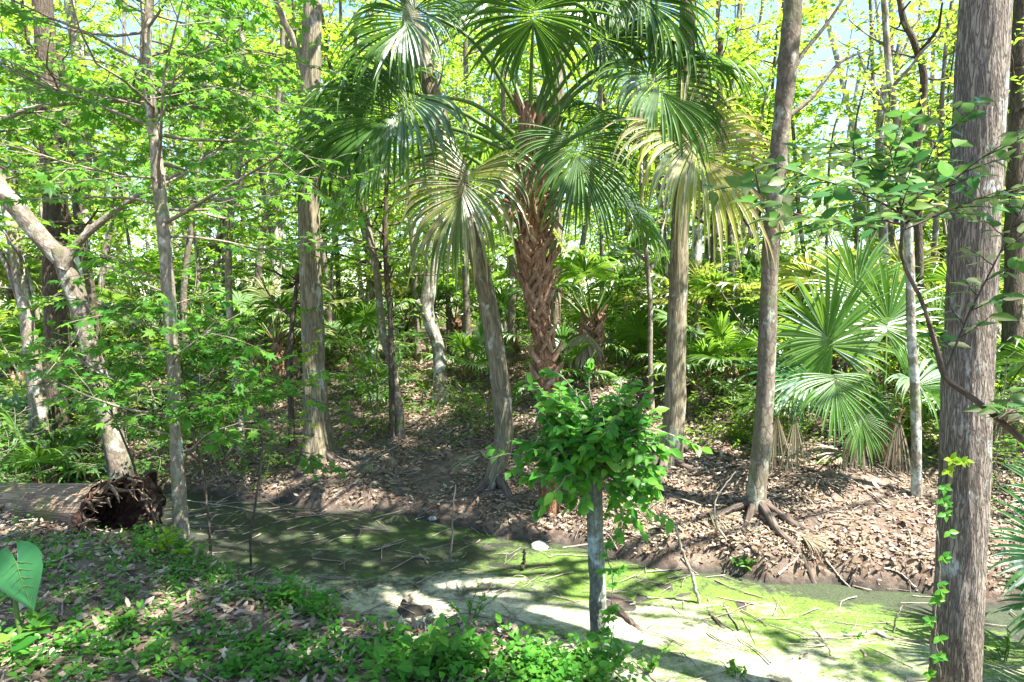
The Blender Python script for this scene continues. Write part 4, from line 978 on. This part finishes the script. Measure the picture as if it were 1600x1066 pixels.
creeper('creeper with five-part leaves climbing the left side of the furrowed trunk', [(1470, 1060), (1462, 980), (1468, 880), (1462, 800), (1475, 750)], 3.64, 15, .052)
creeper('small creeper tufts with yellow-green leaves high on the furrowed trunk', [(1478, 770), (1490, 730), (1500, 720)], 3.62, 4, .05, 'leaf_far')
creeper('vine with pointed leaves hanging down the bush-topped stub of trunk', [(930, 1000), (952, 960), (956, 900), (948, 860), (958, 840), (975, 835)], 4.38, 20, .05, jig=.04)
creeper('yellow-green vine on the foot of the flared trunk', [(478, 690), (484, 620), (480, 560), (492, 520)], 9.08, 22, .07, 'leaf_yellow', .06, T_OV)
creeper('vine hanging on the lower right of the flared trunk', [(545, 690), (548, 620), (540, 560)], 9.3, 16, .08, 'leaf_mid', .08, T_OV)

# ------------------------------------------------------------------ hollow log
def ax_at(s): return A0 + (A1 - A0) * s
A0 = at(190, 792, 4.75); A1 = at(-90, 800, 6.6)
A0[2] = float(H(A0[0], A0[1])) + .15
t = thing('hollow_log', [A0[0], A0[1], A0[2] - .3], 'fallen mossy log with a dark rotten hollow end, at the left', 'log')
n = 60; P = smoothpath([A0, A0 * .5 + A1 * .5 + [0, 0, .02], A1], n); mb = MB()
lr = lambda th, L: (1 + .06 * vn(th * 3, L * 2) + .05 * vn(th * 11, L * 1.2) + .25 * np.exp(-L / .25)) * np.where(L < .02, 1 + .1 * vn(th * 8, 1), 1)
tube(mb, P, np.linspace(.26, .25, n), 64, .5, rough=.06, fn=lr, cap=False); mb.build('bark', M['log_bark'], t)
mb = MB(); d = nrm(A1 - A0); n2 = 24
P2 = np.array([A0 - d * .015 + d * 1.0 * s for s in np.linspace(0, 1, n2)])
tube(mb, P2, np.linspace(.27, .11, n2) * np.linspace(1.12, .8, n2), 64, .5, rough=.35, fn=lambda th, L: 1 + .10 * vn(th * 4, L * 9) + .06 * vn(th * 14, L * 20), cap=False); mb.build('hollow', M['rot'], t)
# ragged rim ring joining bark and hollow + hanging splinters
mb = MB(); U = nrm(np.cross(d, [0, 0, 1.])); W = np.cross(U, d)
for k in range(150):
    a = R.random() * 6.28; r_ = R.uniform(.2, .33); p = A0 + (U * math.cos(a) + W * math.sin(a)) * r_ + d * R.uniform(-.04, .08)
    v = -d * R.uniform(.2, 1) + np.array([0, 0, -.5 * (math.sin(a) < 0.3)]) + R.normal(0, .35, 3) - (U * math.cos(a) + W * math.sin(a)) * .3
    q = wander(p, v, R.uniform(.04, .16), 4, .2); tube(mb, q, np.linspace(.014, .003, 4) * R.uniform(.5, 1.4), 5, R.random())
mb.build('splinters', M['log_bark'], t)
mb = MB(); th = np.linspace(0, 2 * PI, 65)[:-1]
ro = .26 * lr(th, np.zeros(64)) * 1.0; 
def ring(r): return A0 + (U[None] * np.cos(th)[:, None] + W[None] * np.sin(th)[:, None]) * r[:, None]
V = np.vstack([ring(ro * 1.0) , ring(ro * .93) - d * .03 * R.random((64, 1)), ring(np.full(64, .25) * (1 + .2 * vn(th * 6, 3.3)) ) + d * .05])
k = np.arange(64); k2 = (k + 1) % 64
mb.add(V, np.vstack([np.stack([k, k2, k2 + 64, k + 64], 1), np.stack([k + 64, k2 + 64, k2 + 128, k + 128], 1)]), .5, V * 1.0, 0, True); mb.build('rim', M['rot'], t)

# ------------------------------------------------------------------ elephant ear plant
def big_leaf(mb, tip_dir, n, base, L, W):
    prof = [(-.34, .0), (-.36, .14), (-.30, .27), (-.12, .40), (.08, .44), (.3, .40), (.55, .28), (.8, .13), (.95, .04), (1.0, 0)]
    a = nrm(tip_dir); n = nrm(n - a * np.dot(n, a)); s = np.cross(n, a)
    V, F = [], []; K = 6; m = 0
    us = np.linspace(-.36, 1, 26)
    for side in (-1, 1):
        b0 = m
        for u in us:
            w = np.interp(u, [p[0] for p in prof[1:]], [p[1] for p in prof[1:]])
            inner = .0 if u > -.02 else (.02 - u) * .22
            for j in range(K + 1):
                q = inner + (w - inner) * j / K if w > inner else inner
                z = .10 * q - .18 * max(u, 0) ** 2 + .012 * math.sin(q * 40 + u * 22) - .12 * q * q
                V.append(base + L * (u * a + side * q * W * s + z * n)); m += 1
        for i in range(25):
            for j in range(K):
                c = b0 + i * (K + 1) + j; F.append([c, c + 1, c + K + 2, c + K + 1] if side > 0 else [c, c + K + 1, c + K + 2, c + 1])
    mb.add(V, F, .4, None, 0, True)
g0 = gp(35, 1004); tp = at(26, 878, g0[1] + .02)
t = thing('elephant_ear', g0, 'large heart-shaped elephant ear leaf on a thick green stalk at the left edge', 'plant')
mb = MB(); tube(mb, smoothpath([g0 - [0, 0, .04], (g0 + tp) / 2 + [-.02, 0, 0], tp], 14), np.linspace(.013, .008, 14), 9, .5); mb.build('stalk', M['petiole'], t)
def vein_mat():
    m = M['leaf_maple'].copy(); m.name = 'elephant_leaf'; return m
mb = MB(); big_leaf(mb, np.array([.34, -.25, -.62]), np.array([.12, -1, .5]), tp, .25, 1.05); o = mb.build('blade', leaf_mat('elephant_leaf', [(.03, .13, .045), (.045, .16, .06)], (.1, .36, .08), .35, .12), t)
mb = MB(); a = nrm(np.array([.34, -.25, -.62])); nn = nrm(np.array([.12, -1, .5]) - a * np.dot([.12, -1, .5], a)); s = np.cross(nn, a)
for u0, side in [(0, 0)] + [(u, sd) for u in (-.0, .15, .32, .5) for sd in (-1, 1)]:
    if side == 0: pts = [tp + .25 * (u * a + (-.18 * u * u + .012) * nn) for u in np.linspace(0, .95, 12)]
    else: pts = [tp + .25 * ((u0 + q * .45) * a + side * q * s * .8 + (-.18 * max(u0 + q * .45, 0) ** 2 + .1 * q - .12 * q * q + .014) * nn) for q in np.linspace(0, .36 - .3 * u0, 8)]
    tube(mb, np.array(pts), np.linspace(.0018, .0006, len(pts)), 4, .5, cap=False)
v = mb.build('vein', M['petiole'], None, origin=np.array(t['_o'])); v.location = (0, 0, 0); v.parent = o
def plant(label, px, py, nst, h, size, mat='leaf_maple', T=T_OV2, nl=5):
    g = gp(px, py); t = thing('leafy_plant', g, label, 'plant'); mb, ml = MB(), MB()
    for k in range(nst):
        P = wander(g - [0, 0, .02], (R.normal(0, .5), R.normal(0, .5), 1), h * R.uniform(.6, 1.2), 6, .15); tube(mb, P, np.linspace(.004, .002, 6), 5, .5, cap=False)
        Pp, D, N = twig_leaves([P[2:]], nl, size, 1., .1); leaves(ml, Pp, D, N, size * R.uniform(.6, 1.2, len(Pp)), T)
    mb.build('stem', M['petiole'], t); ml.build('leaves', M[mat], t)
plant('broad-leaved seedling at the foot of the elephant ear stalk', 60, 1010, 3, .16, .085)
plant('bright seedling with oval leaves at the bottom left corner', 20, 1040, 3, .14, .10, 'leaf_bush')
plant('leafy clump of dark seedlings in the litter right of the elephant ear', 190, 1000, 6, .14, .06)
plant('round-leaved clump on the creek edge left of centre', 440, 940, 7, .2, .07, 'leaf_bush')
plant('bushy bright clump on the pale creek silt below the long stick', 735, 975, 9, .28, .06, 'leaf_bush')
plant('tall leafy clump at the bottom edge left of the bush-topped stub', 660, 1060, 14, .32, .07, 'leaf_bush')
plant('leafy clump around the foot of the bush-topped stub', 935, 1060, 14, .22, .06, 'leaf_bush')
plant('dark-leaved clump at the bottom edge right of the bush-topped stub', 1010, 1064, 8, .26, .06)
plant('sprig of oval leaves at the bottom edge below the sunlit algae', 1150, 1066, 5, .18, .06)
plant('small green plant on the algae beside the curled stick', 1330, 1010, 4, .14, .05, 'leaf_bush')
plant('grassy green tuft at the right end of the hollow log', 265, 870, 12, .24, .06, 'leaf_yellow', T_OV, 6)
plant('leafy sprigs at the bottom edge right of the furrowed trunk', 1570, 1040, 8, .3, .06)
plant('bright small plant at the water edge under the sunlit slim trunk', 1160, 900, 6, .14, .06, 'leaf_bush', T_OV)
plant('pale green sprig on the bank between mottled trunk and slim trunk', 1140, 690, 8, .3, .09, 'leaf_yellow', T_OV)

# ------------------------------------------------------------------ sticks, stone, dead fronds
def stick(label, pts, r, mat='dead_wood', forks=(), lift=.02, name='fallen_stick', up=None):
    """pts in pixels on the floor; up: heights above the floor at each point"""
    W_ = []
    for i, p in enumerate(pts):
        g = gp(*p) if not up or up[i] == 0 else at(p[0], p[1], base_y)
        if i == 0: base_y = g[1]
        g = g + [0, 0, lift]; W_.append(g)
    t = thing(name, W_[0], label, 'stick'); mb = MB(); P = smoothpath(W_, 22); P = P + R.normal(0, r * .25, P.shape)
    tube(mb, P, np.linspace(r, r * .45, 22), 9, R.random(), rough=.2, seed=R.random() * 20); mb.build('stem', M[mat], t)
    for u, dx, dy, dz, l in forks:
        p = P[int(u * 21)]; mb = MB(); q = wander(p, (dx, dy, dz), l, 8, .18); tube(mb, q, np.linspace(r * .6, r * .2, 8), 7, R.random(), rough=.15); mb.build('twig', M[mat], t)
stick('long pale stick lying across the dark algae left of centre', [(578, 893), (640, 902), (700, 910)], .014, forks=[(.8, -.2, -.6, .1, .3)])
stick('mossy short limb lying on silt below the long pale stick', [(632, 945), (665, 925), (700, 900)], .035, 'bark_thin')
stick('upright bare forked twig in the creek left of the pale stone', [(698, 890), (705, 860), (708, 800), (712, 760)], .014, up=[0, 1, 1, 1], forks=[(.2, .7, -.2, .3, .25), (.05, -.5, 0, .5, .08), (.6, .4, 0, .6, .12)])
stick('tangled bare branch sprawling over algae near the pale stone', [(755, 905), (790, 895), (830, 915), (870, 925)], .012, forks=[(.3, .3, .4, .5, .4), (.5, .6, -.4, .3, .4), (.7, -.3, -.4, .5, .3)])
stick('thin branch curving beside the pale stone', [(780, 870), (815, 855), (850, 862), (885, 880)], .010, forks=[(.5, .3, -.5, .2, .3)])
stick('dark dead stub with roots in the creek in front of the pale stone', [(815, 905), (818, 880), (820, 862)], .022, 'bark_root', up=[0, 1, 1], forks=[(.1, .8, -.2, .1, .3), (.1, -.8, -.2, .1, .25)])
stick('mossy leaning pole standing in the creek below the mottled trunk', [(1092, 950), (1080, 900), (1065, 860), (1056, 825)], .020, 'bark_thin', up=[0, 1, 1, 1])
stick('thin white stick joining the leaning pole from the left', [(1010, 903), (1045, 898), (1070, 895)], .009, lift=.05)
stick('long pale branch lying on the sunlit algae at the right', [(1172, 948), (1230, 962), (1290, 985), (1330, 1000)], .015, forks=[(.4, .1, -.5, .1, .1), (.7, .5, .3, .1, .3)])
stick('curled dark branch on bright algae left of the furrowed trunk', [(1395, 1008), (1360, 1003), (1345, 1020), (1350, 1035), (1368, 1045)], .022, 'bark_thin', lift=.05, forks=[(.0, .9, -.1, .2, .4)])
stick('small forked white twig upright beside the curled dark branch', [(1395, 1000), (1400, 970), (1410, 950)], .010, up=[0, 1, 1], forks=[(.5, .7, 0, .5, .12)])
stick('dark rotten stub in the middle of the sunlit algae', [(1110, 962), (1118, 975), (1135, 992)], .018, 'bark_root', forks=[(.4, .6, -.5, .05, .25)])
stick('thick dark limb lying behind the bush-topped stub', [(960, 950), (985, 980), (1010, 1005)], .04, 'bark_root')
stick('grey limb lying at the bottom right of the bush-topped stub', [(1005, 1020), (1030, 1040), (1050, 1062)], .04, 'bark_thin')
stick('long pale pole on the bank behind the sunlit slim trunk', [(1205, 722), (1250, 715), (1310, 700), (1340, 690)], .022)
stick('short stick propped on the litter below the slim trunk roots', [(1215, 915), (1235, 890), (1255, 865)], .015)
stick('thin vine stem arching over the bank left of the slim trunk', [(1135, 850), (1118, 820), (1120, 780), (1150, 740)], .012, up=[0, 1, 1, 1])
stick('bare pale twigs reaching over the creek from the thin maple', [(285, 812), (330, 818), (370, 825), (410, 835)], .008, lift=.25, forks=[(.4, .8, .5, .3, .5), (.6, .5, -.5, 0, .3)])
stick('dead stick slanting on the bank between the leaning and flared trunks', [(505, 715), (530, 690), (560, 655)], .014)
stick('thin dead stick on the bank left of the flared trunk', [(415, 690), (425, 670), (440, 645)], .014)
stick('bare branch on near-bank litter behind the elephant ear', [(95, 975), (100, 950), (110, 930), (150, 920)], .006)
for k, (x0, y0, x1, y1, lab) in enumerate([(770, 705, 700, 740, 'thin stick on the shaded bank left of the leaning trunk base'), (1230, 800, 1300, 790, 'straight stick in the bank litter right of the slim trunk'), (1310, 745, 1390, 800, 'stick slanting down the litter left of the thin spotted trunk'),
                                           (380, 730, 440, 745, 'stick on the sunlit lower bank left of the flared roots'), (560, 820, 640, 800, 'dead stick at the far edge of the dark algae'), (1290, 880, 1340, 935, 'thin stick at the eroded bank foot right'), (1380, 900, 1430, 925, 'pale stick at the water edge left of furrowed trunk'),
                                           (230, 935, 300, 925, 'straight twig on near litter below the thin maple'), (560, 1010, 500, 1040, 'twig lying on near litter at bottom centre left')]):
    stick(lab, [(x0, y0), ((x0 + x1) / 2, (y0 + y1) / 2 + R.normal(0, 4)), (x1, y1)], .012 if k < 7 else .006)
def stone(label, px, py, r, sq=(1, .8, .6)):
    g = gp(px, py); mb = MB(); th = np.linspace(0, PI, 22); ph = np.linspace(0, 2 * PI, 33)[:-1]
    TH, PH = np.meshgrid(th, ph, indexing='ij'); D = np.stack([np.sin(TH) * np.cos(PH), np.sin(TH) * np.sin(PH), np.cos(TH)], -1)
    rr_ = r * (1 + .18 * fbm(D[..., 0] * 1.5 + px, D[..., 1] * 1.5, D[..., 2] * 1.5))
    V = D * rr_[..., None] * np.array(sq) + g + [0, 0, r * .35]
    i = np.arange(21)[:, None] * 32; j = np.arange(32)[None]; j2 = (j + 1) % 32
    F = np.stack([i + j, i + 32 + j, i + 32 + j2, i + j2], -1).reshape(-1, 4); mb.add(V, F, smooth=True)
    tag(mb.build('stone', M['stone'], None, g), label, 'stone')
stone('rounded pale grey stone at the far edge of the algae', 843, 862, .10, (1, .8, .7))
stone('small pale stone lying in the algae left of the bush-topped stub', 867, 983, .045)
stone('small white stone at the bottom edge left of the furrowed trunk', 1318, 1062, .05)
stone('little grey stone at the foot of the bank left of the pale stone', 676, 818, .05)
def dead_frond(label, px, py, a, n, Rr, span=110, mat='palm_dead'):
    g = gp(px, py, .06); t = thing('dead_frond', g, label, 'palm frond'); mb = MB(); fan(mb, g, a, n, Rr, 26, span, .25, cup=.02, steps=6)
    mb.V[-1][:, 2] = np.maximum(mb.V[-1][:, 2], H(mb.V[-1][:, 0], mb.V[-1][:, 1]) + .012)
    mb.build('blade', M[mat], t); mp = MB(); tube(mp, smoothpath([g, g - nrm(a) * .25 + [0, 0, -.02], g - nrm(a) * .5 - [0, 0, .04]], 8), .01, 6, .5); mp.build('petiole', M['dead_wood'], t)
dead_frond('grey dead palm frond at the creek edge right of the bush-topped stub', 950, 850, (1, -.1, .1), (0, -.5, 1), .62, 70)
dead_frond('bleached dead frond hanging over the leaning trunk roots', 762, 700, (-.5, -.5, -.35), (-.2, -.8, .6), .55, 60)
dead_frond('dead frond fan lying on the litter below the slim trunk', 1245, 835, (.6, -.7, -.1), (0, -.3, 1), .28, 90)
dead_frond('broken dead frond on the bank at the middle left', 590, 715, (-.4, -.8, -.2), (0, -.4, 1), .4, 70)
dead_frond('dead frond on the bank below the large fan palm', 1330, 700, (-.6, -.3, 0), (0, -.3, 1), .6, 80)
# driftwood-like sunlit dead frond at creek edge, lower centre
dead_frond('small dead frond on bank litter near the mottled trunk', 1095, 790, (.5, -.6, -.1), (0, -.3, 1), .4, 80)

# ------------------------------------------------------------------ leaf litter and ground cover
def surf(x, y):
    e = .05; z = H(x, y); nx_ = -(H(x + e, y) - H(x - e, y)) / (2 * e); ny_ = -(H(x, y + e) - H(x, y - e)) / (2 * e)
    return z, nrm(np.stack([nx_, ny_, np.ones_like(nx_)], -1))
mb = MB()
def litter(n, x0, x1, y0, y1, size, zmin, thr):
    x = R.uniform(x0, x1, n); y = R.uniform(y0, y1, n); z, N = surf(x, y)
    k = (z > zmin + .05 * R.random(n)) & (fbm(x * .9, y * .9, 2., 3) + .45 * vn(x * 4.5, y * 4.5, 3) + .5 * R.random(n) > thr) & (np.abs(x) < .9 * y + .6)
    x, y, z, N = x[k], y[k], z[k], N[k]; m = len(x)
    leaves(mb, np.stack([x, y, z + R.uniform(.004, .03, m)], -1), rv(m) * [1, 1, .25] + N * 0, N + rv(m, .30), size * np.exp(R.normal(-.12, .32, m)), T_LIT, wid=.8)
litter(34000, -6, 3, 1.8, 7, .050, -.95, -.45)
litter(130000, -9, 9, 5.2, 14.5, .062, -1.04, -.2)
litter(26000, .5, 9, 5.4, 10, .055, -1.0, -.9)
litter(30000, -14, 14, 13, 22, .12, -1.2, -.2)
litter(5000, -5, 6, 3.2, 9, .035, -1.3, .3)
tag(mb.build('leaf_litter', M['litter']), 'brown dead leaves carpeting both creek banks', 'leaf litter', kind='stuff')
ml = MB()
def cover(n, ptsfn, h, size, T=T_OV2, k=9):
    done_ = 0
    while done_ < n:
        px, py = ptsfn(); g = gp(px, py)
        if g[2] < -1.05: done_ += .2; continue
        done_ += 1
        tw = [wander(g, (R.normal(0, .6), R.normal(0, .6), 1), h * R.uniform(.5, 1.3), 4, .2) for _ in range(2)]
        P, D, N = twig_leaves(tw, k // 2, size, 1., 0.); leaves(ml, P, D, N, size * R.uniform(.5, 1.2, len(P)), T, np.clip(R.random() * .5 + R.random(len(P)) * .5, 0, 1))
def reg(cx, cy_, sx, sy): return lambda: (cx + R.normal(0, sx), min(cy_ + abs(R.normal(0, sy)) if sy < 0 else cy_ + R.normal(0, sy), 1100))
cover(170, reg(340, 890, 55, 18), .07, .028, T_OV)
cover(90, reg(250, 920, 90, 30), .08, .035, T_OV)
cover(170, reg(680, 1050, 80, 25), .12, .05)
cover(170, reg(900, 1060, 70, 16), .12, .04)
cover(160, reg(150, 1020, 110, 30), .09, .042)
cover(120, reg(430, 1040, 70, 24), .07, .04)
cover(90, reg(480, 950, 40, 20), .1, .04)
cover(90, reg(60, 870, 60, 30), .09, .04)
cover(60, reg(260, 850, 40, 15), .14, .04)
tag(ml.build('ground_cover', M['leaf_bush']), 'low green weeds spreading over the near bank', 'ground cover', kind='stuff')
ml = MB()
cover(60, reg(560, 620, 120, 20), .25, .08, T_OV, 12)
cover(60, reg(720, 640, 100, 30), .12, .05, T_OV)
cover(90, reg(1180, 680, 90, 20), .2, .07, T_OV)
cover(70, reg(300, 690, 90, 25), .25, .07, T_OV)
cover(60, reg(60, 690, 60, 25), .25, .08, T_OV)
cover(50, reg(1470, 700, 60, 20), .2, .07, T_OV)
for px in np.linspace(-50, 1650, 150):
    g = gy_(px + R.normal(0, 8), R.uniform(12, 22)); tw = [wander(g, (R.normal(0, .5), R.normal(0, .5), 1), R.uniform(.3, .9), 4, .2) for _ in range(4)]
    P, D, N = twig_leaves(tw, 9, .1, 1., 0.); leaves(ml, P, D, N, .1 * R.uniform(.6, 1.3, len(P)), T_OV)
tag(ml.build('bank_weeds', M['leaf_mid']), 'green weeds dotting the far bank and forest floor', 'weeds', kind='stuff')
# twig debris on the banks
mb = MB()
for k in range(1500):
    x = R.uniform(-6, 6); y = R.uniform(2.4, 12); z = float(H(x, y))
    if abs(x) > .9 * y: continue
    a = R.random() * 6.28; l = R.uniform(.1, .5); q = wander([x, y, z + .015], (math.cos(a), math.sin(a), 0), l, 5, .15)
    q[:, 2] = H(q[:, 0], q[:, 1]) + .015 + R.random() * .02; 
    if z < -1.05: q[:, 2] = WATER + .015
    tube(mb, q, np.linspace(.006, .003, 5) * R.uniform(.6, 1.4), 5, R.random(), cap=False)
tag(mb.build('twig_debris', M['dead_wood']), 'scattered small dead twigs on the banks and creek bed', 'twigs', kind='stuff')
for o in bpy.data.objects:
    if '_o' in o: del o['_o']
